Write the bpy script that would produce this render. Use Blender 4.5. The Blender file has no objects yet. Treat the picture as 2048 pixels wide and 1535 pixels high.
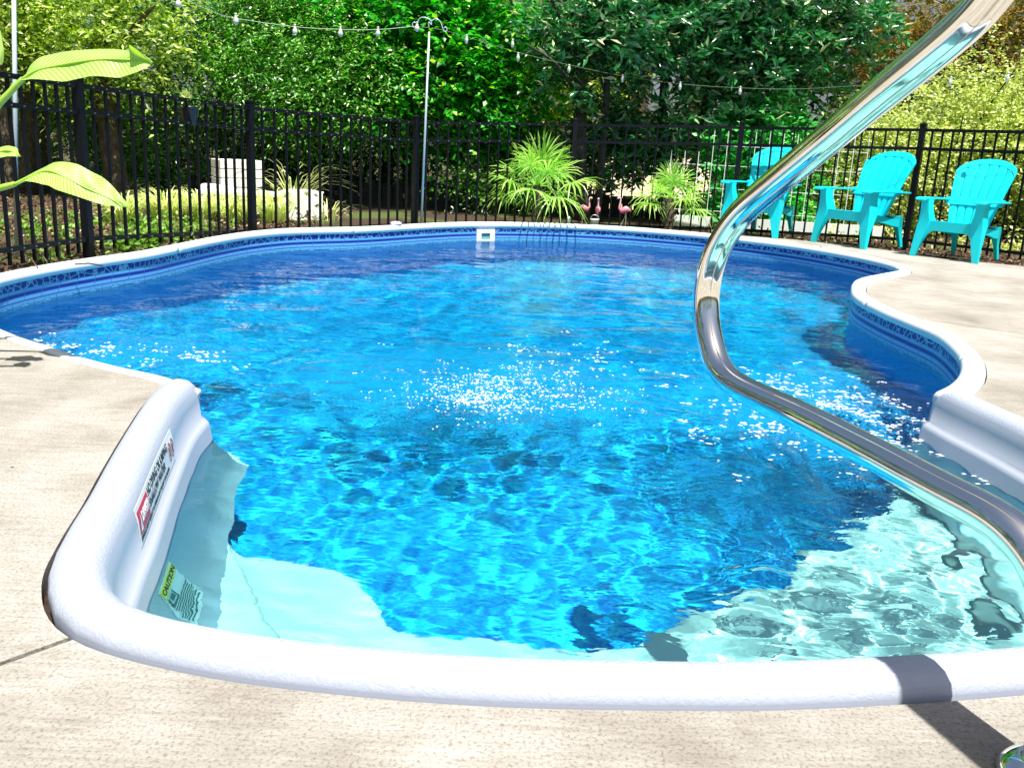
import bpy, bmesh, math, random
import numpy as np
from mathutils import Vector, Matrix
from mathutils.geometry import interpolate_bezier

random.seed(7)
rng = np.random.default_rng(11)
S = bpy.context.scene
COL = S.collection

# ------------------------------------------------------------------ camera
F, PIT, ROL, HC = 1824.0, math.radians(14.67), math.radians(-2.825), 0.842
cam = bpy.data.cameras.new('camera'); co = bpy.data.objects.new('camera', cam); COL.objects.link(co)
cam.sensor_width = 36; cam.lens = 36 * F / 2048; cam.clip_start = 0.02; cam.clip_end = 400
_c, _s = math.cos(PIT), math.sin(PIT); _cr, _sr = math.cos(ROL), math.sin(ROL)
rt = Vector((1, 0, 0)); up = Vector((0, _s, _c)); fw = Vector((0, _c, -_s))
R_ = rt * _cr - up * _sr; U_ = rt * _sr + up * _cr
M = Matrix((R_, U_, -fw)).transposed().to_4x4(); M.translation = (0, 0, HC)
co.matrix_world = M
S.camera = co

# ------------------------------------------------------------------ world, sun, exposure
SUN_DIR = Vector((0.40, -0.92, 0)).normalized()
SUN_EL = math.radians(71)
sd = Vector((SUN_DIR.x * math.cos(SUN_EL), SUN_DIR.y * math.cos(SUN_EL), math.sin(SUN_EL)))
W = bpy.data.worlds.new('World'); S.world = W; W.use_nodes = True
nt = W.node_tree
sky = nt.nodes.new('ShaderNodeTexSky'); sky.sky_type = 'NISHITA'; sky.sun_disc = False
sky.sun_elevation = SUN_EL; sky.sun_rotation = math.atan2(sd.x, sd.y)
sky.air_density = 0.9; sky.dust_density = 3.0; sky.ozone_density = 1.0
bg = nt.nodes['Background']; bg.inputs[1].default_value = 0.068
nt.links.new(sky.outputs[0], bg.inputs[0])
sl = bpy.data.lights.new('sun', 'SUN'); so = bpy.data.objects.new('sun', sl); COL.objects.link(so)
sl.energy = 5.0; sl.angle = math.radians(0.5); sl.color = (1, 0.97, 0.92)
so.rotation_euler = sd.to_track_quat('Z', 'Y').to_euler(); so.location = (6, -4, 10)
sl.cycles.is_caustics_light = True
S.view_settings.view_transform = 'Standard'; S.view_settings.look = 'None'
S.view_settings.exposure = 0.85; S.view_settings.gamma = 1
S.view_settings.use_curve_mapping = False
S.render.engine = 'CYCLES'
S.cycles.max_bounces = 8; S.cycles.diffuse_bounces = 3; S.cycles.glossy_bounces = 4
S.cycles.transmission_bounces = 6; S.cycles.transparent_max_bounces = 12
S.cycles.caustics_reflective = False; S.cycles.caustics_refractive = True
S.cycles.use_denoising = True

# ------------------------------------------------------------------ helpers
def ray(x, y):
    a = (x - 1024) / F; b = -(y - 767.5) / F
    u = a * _cr + b * _sr; v = -a * _sr + b * _cr
    return Vector((u, _c + v * _s, -_s + v * _c))
def onz(x, y, z=0.0):
    d = ray(x, y); k = (z - HC) / d.z
    return Vector((d.x * k, d.y * k, z))
def ony(x, y, Y):
    d = ray(x, y); k = Y / d.y
    return Vector((d.x * k, Y, HC + d.z * k))
def ond(x, y, D):
    d = ray(x, y); return Vector((0, 0, HC)) + d * D

def tag(o, label=None, cat=None, group=None, kind=None):
    if label: o['label'] = label
    if cat: o['category'] = cat
    if group: o['group'] = group
    if kind: o['kind'] = kind
    return o
def empty(name, loc=(0, 0, 0), rz=0, label=None, cat=None, group=None):
    o = bpy.data.objects.new(name, None); COL.objects.link(o)
    o.location = loc; o.rotation_euler = (0, 0, rz); o.empty_display_size = .2
    return tag(o, label, cat, group)
def link(name, me, mat=None, parent=None, smooth=False, loc=None):
    o = bpy.data.objects.new(name, me); COL.objects.link(o)
    if mat is not None and not me.materials: me.materials.append(mat)
    if parent is not None: o.parent = parent
    if smooth: me.shade_smooth()
    if loc is not None: o.location = loc
    return o
class MB:
    """collects boxes, tubes and strips, then links them as one mesh object"""
    def __init__(s): s.v = []; s.f = []
    def add(s, vs, fs):
        n = len(s.v); s.v += [tuple(v) for v in vs]; s.f += [tuple(i + n for i in f) for f in fs]
        return s
    def box(s, c, d, M=None, top=None):
        x, y, z = d[0] / 2, d[1] / 2, d[2] / 2
        t = top or 1.0
        vs = [Vector((a * x * (t if e > 0 else 1), b * y * (t if e > 0 else 1), e * z)) for e in (-1, 1) for a, b in ((-1, -1), (1, -1), (1, 1), (-1, 1))]
        if M is not None: vs = [M @ v for v in vs]
        vs = [v + Vector(c) for v in vs]
        return s.add(vs, [(3, 2, 1, 0), (4, 5, 6, 7), (0, 1, 5, 4), (1, 2, 6, 5), (2, 3, 7, 6), (3, 0, 4, 7)])
    def bar(s, a, b, w, d=None, upv=(0, 0, 1)):
        a, b = Vector(a), Vector(b); t = (b - a).normalized(); u = Vector(upv)
        if abs(t.dot(u)) > .98: u = Vector((0, 1, 0))
        sx = t.cross(u).normalized(); sy = sx.cross(t).normalized(); d = d or w
        vs = [p + sx * i * w / 2 + sy * j * d / 2 for p in (a, b) for i, j in ((-1, -1), (1, -1), (1, 1), (-1, 1))]
        return s.add(vs, [(3, 2, 1, 0), (4, 5, 6, 7), (0, 1, 5, 4), (1, 2, 6, 5), (2, 3, 7, 6), (3, 0, 4, 7)])
    def tube(s, pts, r, n=8, cap=True):
        pts = [Vector(p) for p in pts]; N = len(pts)
        rs = r if isinstance(r, (list, tuple)) else [r] * N
        vs = []; fs = []
        nrm = None
        for i, p in enumerate(pts):
            t = (pts[min(i + 1, N - 1)] - pts[max(i - 1, 0)]).normalized()
            if nrm is None:
                nrm = t.orthogonal().normalized()
            else:
                nrm = (nrm - t * nrm.dot(t)).normalized()
            b = t.cross(nrm)
            for k in range(n):
                a = 2 * math.pi * k / n
                vs.append(p + (nrm * math.cos(a) + b * math.sin(a)) * rs[i])
        for i in range(N - 1):
            for k in range(n):
                fs.append((i * n + k, i * n + (k + 1) % n, (i + 1) * n + (k + 1) % n, (i + 1) * n + k))
        if cap:
            fs.append(tuple(range(n - 1, -1, -1))); fs.append(tuple(range((N - 1) * n, N * n)))
        return s.add(vs, fs)
    def grid(s, rows, closed=False):
        n = len(rows[0]); vs = [v for r in rows for v in r]; fs = []
        for i in range(len(rows) - 1):
            for k in range(n if closed else n - 1):
                fs.append((i * n + k, i * n + (k + 1) % n, (i + 1) * n + (k + 1) % n, (i + 1) * n + k))
        return s.add(vs, fs)
    def lathe(s, prof, n=16, c=(0, 0, 0)):
        rows = [[Vector(c) + Vector((r * math.cos(2 * math.pi * k / n), r * math.sin(2 * math.pi * k / n), z)) for k in range(n)] for r, z in prof]
        return s.grid(rows, True)
    def mesh(s, name):
        me = bpy.data.meshes.new(name); me.from_pydata(s.v, [], s.f); me.update(); return me
    def build(s, name, mat, parent=None, smooth=False, bevel=0, sub=0, solid=0):
        o = link(name, s.mesh(name), mat, parent, smooth)
        fix = bmesh.new(); fix.from_mesh(o.data); bmesh.ops.recalc_face_normals(fix, faces=fix.faces)
        if bevel:
            bmesh.ops.bevel(fix, geom=list(fix.edges), offset=bevel, segments=2, affect='EDGES', profile=.6, clamp_overlap=True)
        fix.to_mesh(o.data); fix.free()
        if smooth: o.data.shade_smooth()
        if solid:
            m = o.modifiers.new('solid', 'SOLIDIFY'); m.thickness = solid; m.offset = 0
        if sub:
            m = o.modifiers.new('sub', 'SUBSURF'); m.levels = sub; m.render_levels = sub
        return o
def catmull(P, k=8, closed=False):
    P = [Vector(p) if len(p) == 3 else Vector((p[0], p[1], 0)) for p in P]; n = len(P); out = []
    rng_ = range(n if closed else n - 1)
    for i in rng_:
        if closed: a, b, c, d = P[(i - 1) % n], P[i], P[(i + 1) % n], P[(i + 2) % n]
        else: a, b, c, d = P[max(i - 1, 0)], P[i], P[i + 1], P[min(i + 2, n - 1)]
        for j in range(k):
            t = j / k
            out.append(.5 * ((2 * b) + (c - a) * t + (2 * a - 5 * b + 4 * c - d) * t * t + (3 * b - a - 3 * c + d) * t ** 3))
    if not closed: out.append(P[-1])
    return out
def resample(P, n=None, step=None):
    L = [0]
    for a, b in zip(P, P[1:]): L.append(L[-1] + (b - a).length)
    n = n or max(2, int(L[-1] / step) + 1)
    out = []; j = 0
    for i in range(n):
        t = L[-1] * i / (n - 1)
        while j < len(L) - 2 and L[j + 1] < t: j += 1
        u = (t - L[j]) / max(1e-9, L[j + 1] - L[j]); out.append(P[j].lerp(P[j + 1], u))
    return out
def normals2(P, closed=False):
    n = len(P); out = []
    for i in range(n):
        a = P[(i - 1) % n] if closed else P[max(i - 1, 0)]; b = P[(i + 1) % n] if closed else P[min(i + 1, n - 1)]
        t = (b - a); t.z = 0; t.normalize(); out.append(Vector((t.y, -t.x, 0)))
    return out

# ------------------------------------------------------------------ materials
def new_mat(name):
    m = bpy.data.materials.new(name); m.use_nodes = True
    nt = m.node_tree; return m, nt, nt.nodes['Principled BSDF'], nt.nodes['Material Output']
def N(nt, t, **kw):
    n = nt.nodes.new('ShaderNode' + t)
    for k, v in kw.items():
        if k in n.inputs: n.inputs[k].default_value = v
        else: setattr(n, k, v)
    return n
def plain(name, col, rough=.5, metal=0, spec=.5, var=.0, scale=8, bump=0, bscale=60):
    m, nt, b, o = new_mat(name)
    b.inputs['Roughness'].default_value = rough; b.inputs['Metallic'].default_value = metal
    b.inputs['Specular IOR Level'].default_value = spec
    tc = N(nt, 'TexCoord')
    if var:
        no = N(nt, 'TexNoise', Scale=scale, Detail=6.0); nt.links.new(tc.outputs['Object'], no.inputs['Vector'])
        r = N(nt, 'ValToRGB'); r.color_ramp.elements[0].position = .3; r.color_ramp.elements[1].position = .7
        r.color_ramp.elements[0].color = [c * (1 - var) for c in col] + [1]
        r.color_ramp.elements[1].color = [min(1, c * (1 + var)) for c in col] + [1]
        nt.links.new(no.outputs[0], r.inputs[0]); nt.links.new(r.outputs[0], b.inputs['Base Color'])
    else: b.inputs['Base Color'].default_value = (*col, 1)
    if bump:
        no2 = N(nt, 'TexNoise', Scale=bscale, Detail=4.0); nt.links.new(tc.outputs['Object'], no2.inputs['Vector'])
        bp = N(nt, 'Bump', Strength=1.0, Distance=bump); nt.links.new(no2.outputs[0], bp.inputs['Height']); nt.links.new(bp.outputs[0], b.inputs['Normal'])
    return m
def leaf_mat(name, c1, c2, c3=None, rough=.45, trans=.35, spec=.5):
    m, nt, b, o = new_mat(name)
    g = N(nt, 'NewGeometry'); r = N(nt, 'ValToRGB'); e = r.color_ramp.elements
    e[0].color = (*c1, 1); e[1].color = (*c2, 1)
    if c3: x = e.new(.86); x.color = (*c2, 1); e[2].color = (*c3, 1)
    nt.links.new(g.outputs['Random Per Island'], r.inputs[0])
    nt.links.new(r.outputs[0], b.inputs['Base Color']); b.inputs['Roughness'].default_value = rough
    b.inputs['Specular IOR Level'].default_value = spec
    t = N(nt, 'BsdfTranslucent'); hs = N(nt, 'HueSaturation', Value=1.6, Saturation=1.1)
    nt.links.new(r.outputs[0], hs.inputs['Color']); nt.links.new(hs.outputs[0], t.inputs[0])
    mx = N(nt, 'MixShader'); mx.inputs[0].default_value = trans
    nt.links.new(b.outputs[0], mx.inputs[1]); nt.links.new(t.outputs[0], mx.inputs[2]); nt.links.new(mx.outputs[0], o.inputs[0])
    return m

MAT = {}
MAT['black'] = plain('black_powder_coat', (.005, .006, .009), .42, spec=.22)
MAT['cap'] = MAT['black']
MAT['rivet'] = plain('rivet_metal', (.45, .45, .42), .3, metal=.8)
MAT['coping'] = plain('white_coping', (.68, .73, .76), .35, var=.03, scale=3)
MAT['teal'] = plain('turquoise_resin', (.005, .66, .74), .42, var=.05, scale=5, bump=.0006, bscale=90)
MAT['steel'] = plain('polished_steel', (.92, .90, .83), .05, metal=1)
MAT['pole'] = plain('grey_pole', (.52, .62, .66), .35, metal=.3)
MAT['cable'] = plain('cable', (.45, .55, .40), .6)
MAT['dcable'] = plain('dark_cable', (.22, .32, .16), .6)
MAT['bark'] = plain('bark', (.10, .075, .05), .9, var=.5, scale=14, bump=.02, bscale=25)
MAT['darkbark'] = plain('dark_bark', (.05, .045, .035), .9, var=.5, scale=14, bump=.02, bscale=25)
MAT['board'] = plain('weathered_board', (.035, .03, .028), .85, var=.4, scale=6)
MAT['wire'] = plain('white_wire', (.88, .92, .86), .5)
MAT['stone'] = plain('pale_block', (.85, .80, .70), .8, var=.08, scale=12)
MAT['whitecast'] = plain('white_cast', (.90, .89, .86), .7, var=.05, scale=12)
MAT['pink'] = None
MAT['pot'] = plain('black_pot', (.015, .015, .018), .35)
MAT['whitep'] = plain('white_plastic', (.85, .87, .87), .35)
MAT['dark'] = plain('dark_hole', (.01, .012, .012), .8)

# concrete: broom-finished, beige, with pits and stains
def concrete():
    m, nt, b, o = new_mat('broomed_concrete'); tc = N(nt, 'TexCoord')
    mp = N(nt, 'Mapping'); mp.inputs['Rotation'].default_value = (0, 0, .35); mp.inputs['Scale'].default_value = (2.2, 26, 1)
    nt.links.new(tc.outputs['Object'], mp.inputs[0])
    st = N(nt, 'TexNoise', Scale=3.0, Detail=8.0, Roughness=.7); nt.links.new(mp.outputs[0], st.inputs['Vector'])
    big = N(nt, 'TexNoise', Scale=1.6, Detail=8.0, Roughness=.62); nt.links.new(tc.outputs['Object'], big.inputs['Vector'])
    fine = N(nt, 'TexNoise', Scale=150.0, Detail=4.0, Roughness=.7); nt.links.new(tc.outputs['Object'], fine.inputs['Vector'])
    r = N(nt, 'ValToRGB'); e = r.color_ramp.elements
    e[0].position = .30; e[0].color = (.25, .225, .185, 1); e[1].position = .60; e[1].color = (.41, .39, .35, 1)
    nt.links.new(big.outputs[0], r.inputs[0])
    r2 = N(nt, 'ValToRGB'); e = r2.color_ramp.elements; e[0].position = .3; e[0].color = (.72, .69, .64, 1); e[1].position = .6; e[1].color = (1.05, 1.05, 1.05, 1)
    nt.links.new(st.outputs[0], r2.inputs[0])
    r3 = N(nt, 'ValToRGB'); e = r3.color_ramp.elements; e[0].position = .36; e[0].color = (.35, .30, .24, 1); e[1].position = .50; e[1].color = (1, 1, 1, 1)
    nt.links.new(fine.outputs[0], r3.inputs[0])
    m1 = N(nt, 'MixRGB', blend_type='MULTIPLY'); m1.inputs[0].default_value = .75
    nt.links.new(r.outputs[0], m1.inputs[1]); nt.links.new(r2.outputs[0], m1.inputs[2])
    m2 = N(nt, 'MixRGB', blend_type='MULTIPLY'); m2.inputs[0].default_value = .6
    nt.links.new(m1.outputs[0], m2.inputs[1]); nt.links.new(r3.outputs[0], m2.inputs[2])
    vo = N(nt, 'TexVoronoi', Scale=9.0); nt.links.new(tc.outputs['Object'], vo.inputs['Vector'])
    lt = N(nt, 'Math', operation='LESS_THAN'); lt.inputs[1].default_value = .05; nt.links.new(vo.outputs['Distance'], lt.inputs[0])
    vc = N(nt, 'SeparateColor'); nt.links.new(vo.outputs['Color'], vc.inputs[0])
    gt = N(nt, 'Math', operation='GREATER_THAN'); gt.inputs[1].default_value = .80; nt.links.new(vc.outputs[0], gt.inputs[0])
    mu = N(nt, 'Math', operation='MULTIPLY'); nt.links.new(lt.outputs[0], mu.inputs[0]); nt.links.new(gt.outputs[0], mu.inputs[1])
    m3 = N(nt, 'MixRGB'); m3.inputs[2].default_value = (.05, .04, .03, 1); nt.links.new(mu.outputs[0], m3.inputs[0]); nt.links.new(m2.outputs[0], m3.inputs[1])
    sn_ = N(nt, 'TexNoise', Scale=3.3, Detail=9.0, Roughness=.75, Distortion=.5); nt.links.new(tc.outputs['Object'], sn_.inputs['Vector'])
    r5 = N(nt, 'ValToRGB'); e = r5.color_ramp.elements; e[0].position = .36; e[0].color = (.62, .58, .52, 1); e[1].position = .52; e[1].color = (1, 1, 1, 1); nt.links.new(sn_.outputs[0], r5.inputs[0])
    m5 = N(nt, 'MixRGB', blend_type='MULTIPLY'); m5.inputs[0].default_value = .45; nt.links.new(m3.outputs[0], m5.inputs[1]); nt.links.new(r5.outputs[0], m5.inputs[2]); m3 = m5
    nt.links.new(m3.outputs[0], b.inputs['Base Color']); b.inputs['Roughness'].default_value = .85
    ad = N(nt, 'Math', operation='MULTIPLY_ADD'); ad.inputs[1].default_value = .5
    nt.links.new(st.outputs[0], ad.inputs[0]); nt.links.new(fine.outputs[0], ad.inputs[2])
    bp = N(nt, 'Bump', Strength=.8, Distance=.004); nt.links.new(ad.outputs[0], bp.inputs['Height']); nt.links.new(bp.outputs[0], b.inputs['Normal'])
    return m
MAT['concrete'] = concrete()
MAT['slabbase'] = plain('concrete_joint', (.10, .085, .065), .9, var=.3)

# pebbled acrylic of the step unit
def acrylic():
    m, nt, b, o = new_mat('pebbled_acrylic'); tc = N(nt, 'TexCoord')
    b.inputs['Base Color'].default_value = (.385, .42, .50, 1); b.inputs['Roughness'].default_value = .36
    v = N(nt, 'TexNoise', Scale=120.0, Detail=2.0, Distortion=.6); nt.links.new(tc.outputs['Object'], v.inputs['Vector'])
    sx = N(nt, 'SeparateXYZ'); nt.links.new(tc.outputs['Object'], sx.inputs[0])
    mr = N(nt, 'MapRange'); mr.inputs['From Min'].default_value = .0; mr.inputs['From Max'].default_value = .02
    mr.inputs['To Min'].default_value = .0; mr.inputs['To Max'].default_value = 1; nt.links.new(sx.outputs['Z'], mr.inputs[0])
    mu = N(nt, 'Math', operation='MULTIPLY'); nt.links.new(mr.outputs[0], mu.inputs[0]); nt.links.new(v.outputs[0], mu.inputs[1])
    bp = N(nt, 'Bump', Strength=.6, Distance=.004); nt.links.new(mu.outputs[0], bp.inputs['Height']); nt.links.new(bp.outputs[0], b.inputs['Normal'])
    return m
MAT['acrylic'] = acrylic()
MAT['tread'] = plain('smooth_white_acrylic', (.86, .90, .85), .35)

# ---- vinyl liner: wall bands from UV (u = metres along the wall, v = height), mottled floor
def liner_wall():
    m, nt, b, o = new_mat('vinyl_liner_wall')
    uv = N(nt, 'UVMap'); sp = N(nt, 'SeparateXYZ'); nt.links.new(uv.outputs[0], sp.inputs[0])
    tc = N(nt, 'TexCoord')
    def math_(op, a, b_=None, c_=None):
        n = N(nt, 'Math', operation=op)
        for i, q in enumerate((a, b_, c_)):
            if q is None: continue
            if isinstance(q, (int, float)): n.inputs[i].default_value = q
            else: nt.links.new(q, n.inputs[i])
        return n.outputs[0]
    u, v = sp.outputs[0], sp.outputs[1]       # v: 0 at the coping, growing downwards (m)
    # band ramp over 0..0.30 m
    k = math_('DIVIDE', v, .30)
    r = N(nt, 'ValToRGB'); r.color_ramp.interpolation = 'EASE'; E = r.color_ramp.elements
    light = (.13, .40, .74, 1); mid = (.015, .12, .52, 1); deep = (.002, .018, .26, 1); pale = (.10, .36, .64, 1)
    E[0].position = 0; E[0].color = deep; E[1].position = 1; E[1].color = (.03, .22, .62, 1)
    for p, c in ((.145, deep), (.155, pale), (.19, light), (.235, deep), (.27, deep), (.31, light), (.345, light), (.375, deep), (.385, pale), (.72, pale), (.76, mid), (.80, mid)):
        x = E.new(p); x.color = c
    nt.links.new(k, r.inputs[0])
    # marbled border: pale veins over deep blue
    vo = N(nt, 'TexVoronoi', feature='DISTANCE_TO_EDGE', Scale=1.0)
    mp = N(nt, 'Mapping'); mp.inputs['Scale'].default_value = (28, 34, 1); nt.links.new(uv.outputs[0], mp.inputs[0])
    no = N(nt, 'TexNoise', Scale=.6, Detail=3.0); nt.links.new(mp.outputs[0], no.inputs['Vector'])
    mx = N(nt, 'MixRGB'); mx.inputs[0].default_value = .35; nt.links.new(mp.outputs[0], mx.inputs[1]); nt.links.new(no.outputs['Color'], mx.inputs[2])
    nt.links.new(mx.outputs[0], vo.inputs['Vector'])
    ve = math_('LESS_THAN', vo.outputs[0], .055)
    ve = math_('MULTIPLY', ve, math_('LESS_THAN', k, .148))
    c1 = N(nt, 'MixRGB'); nt.links.new(ve, c1.inputs[0]); nt.links.new(r.outputs[0], c1.inputs[1]); c1.inputs[2].default_value = (.16, .45, .62, 1)
    # thin slanted joints of the striped band
    fr = math_('FRACT', math_('MULTIPLY', math_('ADD', u, math_('MULTIPLY', v, .35)), 1 / .155))
    j = math_('MULTIPLY', math_('LESS_THAN', fr, .035), math_('MULTIPLY', math_('GREATER_THAN', k, .155), math_('LESS_THAN', k, .385)))
    c2 = N(nt, 'MixRGB'); nt.links.new(j, c2.inputs[0]); nt.links.new(c1.outputs[0], c2.inputs[1]); c2.inputs[2].default_value = (.03, .15, .45, 1)
    # fan motif: nested arcs in a 0.2 m repeat
    fu = math_('SUBTRACT', math_('FRACT', math_('MULTIPLY', u, 5.0)), .5)
    du = math_('MULTIPLY', fu, .2); dv = math_('SUBTRACT', v, .205)
    du2 = math_('ADD', du, math_('MULTIPLY', dv, .25))
    dist = math_('SQRT', math_('ADD', math_('MULTIPLY', du2, du2), math_('MULTIPLY', math_('MULTIPLY', dv, dv), .55)))
    ring = math_('GREATER_THAN', math_('SINE', math_('MULTIPLY', dist, 330)), .45)
    inb = math_('MULTIPLY', math_('MULTIPLY', math_('LESS_THAN', dist, .062), math_('LESS_THAN', dv, .0)), math_('GREATER_THAN', k, .42))
    ring = math_('MULTIPLY', ring, inb)
    vl = math_('MULTIPLY', math_('LESS_THAN', math_('ABSOLUTE', math_('SUBTRACT', math_('ABSOLUTE', fu), .5)), .012), math_('MULTIPLY', math_('GREATER_THAN', k, .39), math_('LESS_THAN', k, .72)))
    hl = math_('MULTIPLY', math_('LESS_THAN', math_('ABSOLUTE', math_('SUBTRACT', k, .46)), .008), math_('GREATER_THAN', dist, .062))
    ring = math_('MAXIMUM', math_('MAXIMUM', ring, vl), hl)
    c3 = N(nt, 'MixRGB'); nt.links.new(ring, c3.inputs[0]); nt.links.new(c2.outputs[0], c3.inputs[1]); c3.inputs[2].default_value = (.02, .10, .28, 1)
    nt.links.new(c3.outputs[0], b.inputs['Base Color']); b.inputs['Roughness'].default_value = .4
    return m
def liner_floor():
    m, nt, b, o = new_mat('vinyl_liner_floor'); tc = N(nt, 'TexCoord')
    no = N(nt, 'TexNoise', Scale=4.0, Detail=3.0); nt.links.new(tc.outputs['Object'], no.inputs['Vector'])
    mx = N(nt, 'MixRGB'); mx.inputs[0].default_value = .12; nt.links.new(tc.outputs['Object'], mx.inputs[1]); nt.links.new(no.outputs['Color'], mx.inputs[2])
    vo = N(nt, 'TexVoronoi', feature='SMOOTH_F1', Scale=28.0, Smoothness=.45); nt.links.new(mx.outputs[0], vo.inputs['Vector'])
    r = N(nt, 'ValToRGB'); e = r.color_ramp.elements
    e[0].position = .12; e[0].color = (.0, .19, .66, 1); e[1].position = .80; e[1].color = (.03, .68, .94, 1)
    x = e.new(.50); x.color = (.0, .38, .84, 1)
    nt.links.new(vo.outputs['Distance'], r.inputs[0]); nt.links.new(r.outputs[0], b.inputs['Base Color']); b.inputs['Roughness'].default_value = .5
    return m
MAT['liner_wall'] = liner_wall(); MAT['liner_floor'] = liner_floor()

# ---- water surface
def water():
    m, nt, b, o = new_mat('pool_water'); nt.nodes.remove(b); tc = N(nt, 'TexCoord')
    def blob(cx, cy, rx, ry):
        sp = N(nt, 'VectorMath', operation='SUBTRACT'); sp.inputs[1].default_value = (cx, cy, 0); nt.links.new(tc.outputs['Object'], sp.inputs[0])
        sc = N(nt, 'VectorMath', operation='MULTIPLY'); sc.inputs[1].default_value = (1 / rx, 1 / ry, 0); nt.links.new(sp.outputs[0], sc.inputs[0])
        ln = N(nt, 'VectorMath', operation='LENGTH'); nt.links.new(sc.outputs[0], ln.inputs[0])
        mr = N(nt, 'MapRange', interpolation_type='SMOOTHSTEP'); mr.inputs['From Min'].default_value = 1.0; mr.inputs['From Max'].default_value = .25
        nt.links.new(ln.outputs['Value'], mr.inputs[0]); return mr.outputs[0]
    def noise(sc, det, scale3=(1, 1, 1), dist=0.0, rot=0, rough=.5):
        mp = N(nt, 'Mapping'); mp.inputs['Scale'].default_value = scale3; mp.inputs['Rotation'].default_value = (0, 0, rot); nt.links.new(tc.outputs['Object'], mp.inputs[0])
        n = N(nt, 'TexNoise', Scale=sc, Detail=det, Distortion=dist, Roughness=rough); nt.links.new(mp.outputs[0], n.inputs['Vector']); return n.outputs[0]
    def ma(op, a, b_, c_=None):
        n = N(nt, 'Math', operation=op)
        for i, q in enumerate((a, b_, c_)):
            if q is None: continue
            if isinstance(q, (int, float)): n.inputs[i].default_value = q
            else: nt.links.new(q, n.inputs[i])
        return n.outputs[0]
    h = ma('MULTIPLY', noise(7.0, 2.0, (1, 1.6, 1), .6), .0026)                              # long swell
    h = ma('ADD', h, ma('MULTIPLY', noise(8.0, 2.0, (.7, 1.4, 1), .8, .2), .0028))          # ripples
    h = ma('ADD', h, ma('MULTIPLY', noise(26.0, 2.0, (1, 1.3, 1), .3, -.3), .0007))
    chop = noise(34.0, 2.0, (.8, 1.2, 1), .6, .1, .6)
    for (cx, cy, rx, ry, a) in CHOP:
        h = ma('MULTIPLY_ADD', ma('MULTIPLY', blob(cx, cy, rx, ry), a), chop, h)
    sw = noise(4.5, 1.5, (1, 1.3, 1), 2.2, .5)
    for (cx, cy, rx, ry, a) in SWIRL:
        h = ma('MULTIPLY_ADD', ma('MULTIPLY', blob(cx, cy, rx, ry), a), sw, h)
    bp = N(nt, 'Bump', Strength=1.0, Distance=1.0); nt.links.new(h, bp.inputs['Height'])
    fr = N(nt, 'Fresnel', IOR=1.33); nt.links.new(bp.outputs[0], fr.inputs['Normal'])
    gl = N(nt, 'BsdfGlossy', Roughness=.015); nt.links.new(bp.outputs[0], gl.inputs['Normal'])
    rf = N(nt, 'BsdfRefraction', IOR=1.33, Roughness=.0); rf.inputs['Color'].default_value = (.62, .97, .98, 1); nt.links.new(bp.outputs[0], rf.inputs['Normal'])
    tr = N(nt, 'BsdfTransparent'); tr.inputs['Color'].default_value = (.62, .97, .98, 1)
    m0 = N(nt, 'MixShader'); m0.inputs[0].default_value = TRANSP; nt.links.new(rf.outputs[0], m0.inputs[1]); nt.links.new(tr.outputs[0], m0.inputs[2])
    m1 = N(nt, 'MixShader'); nt.links.new(fr.outputs[0], m1.inputs[0]); nt.links.new(m0.outputs[0], m1.inputs[1]); nt.links.new(gl.outputs[0], m1.inputs[2])
    nt.links.new(m1.outputs[0], o.inputs[0])
    return m
# (x, y, radius x, radius y, height) of the zones stirred by the return jets, and of the slow swirls
CHOP = [(-.15, 3.75, 1.0, .95, .007), (-2.0, 4.15, .9, .35, .011), (1.35, 3.6, .75, .95, .014), (.9, 2.7, .6, .5, .004)]
SWIRL = [(.9, 1.95, .95, .8, .010), (.65, 2.7, .7, .4, .008)]
TRANSP = 0.0
WAVE = .0017
STIR = [(-.15, 3.75, .8, .7, .008), (-2.0, 4.1, .8, .3, .012), (1.3, 3.3, .7, .8, .012), (1.0, 2.15, .6, .5, .012)]

# ------------------------------------------------------------------ pool outline (metres, deck level z = 0)
POOL = [(-1.05, 2.93), (-1.14, 3.00), (-1.25, 3.08), (-1.43, 3.17), (-1.64, 3.30), (-1.81, 3.43), (-1.98, 3.55), (-2.22, 3.76), (-2.50, 4.07), (-2.70, 4.45), (-2.78, 4.85), (-2.74, 5.31), (-2.64, 5.72),
        (-2.51, 6.16), (-2.44, 6.66), (-2.36, 7.25), (-2.25, 7.70), (-2.06, 8.10), (-1.81, 8.35), (-1.57, 8.54), (-1.33, 8.80), (-1.0, 9.24), (-.63, 9.66), (-.21, 9.95), (.43, 10.15), (1.11, 10.15),
        (1.55, 10.02), (1.93, 9.84), (2.30, 9.56), (2.69, 9.15), (2.98, 8.6), (3.13, 8.1), (3.16, 7.68), (3.05, 7.32), (2.76, 6.97), (2.46, 6.60), (2.27, 6.15), (2.16, 5.75), (2.135, 5.29), (2.15, 4.94),
        (2.16, 4.60), (2.09, 4.25), (2.0, 3.97), (1.87, 3.70), (1.72, 3.47), (1.60, 3.33)]
STEP = [(-1.05, 2.93), (-1.03, 2.74), (-.975, 2.48), (-.91, 2.20), (-.85, 1.96), (-.805, 1.76), (-.755, 1.60), (-.66, 1.475), (-.47, 1.405), (-.25, 1.372), (0, 1.36), (.26, 1.372), (.43, 1.387), (.61, 1.415),
        (.80, 1.452), (.97, 1.492), (1.22, 1.56), (1.45, 1.67), (1.60, 1.83), (1.66, 2.06), (1.68, 2.35), (1.675, 2.65), (1.65, 2.95), (1.615, 3.18), (1.60, 3.33)]
poolc = catmull(POOL, 6); stepc = catmull(STEP, 6)
WZ = -.17                                     # water level

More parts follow.
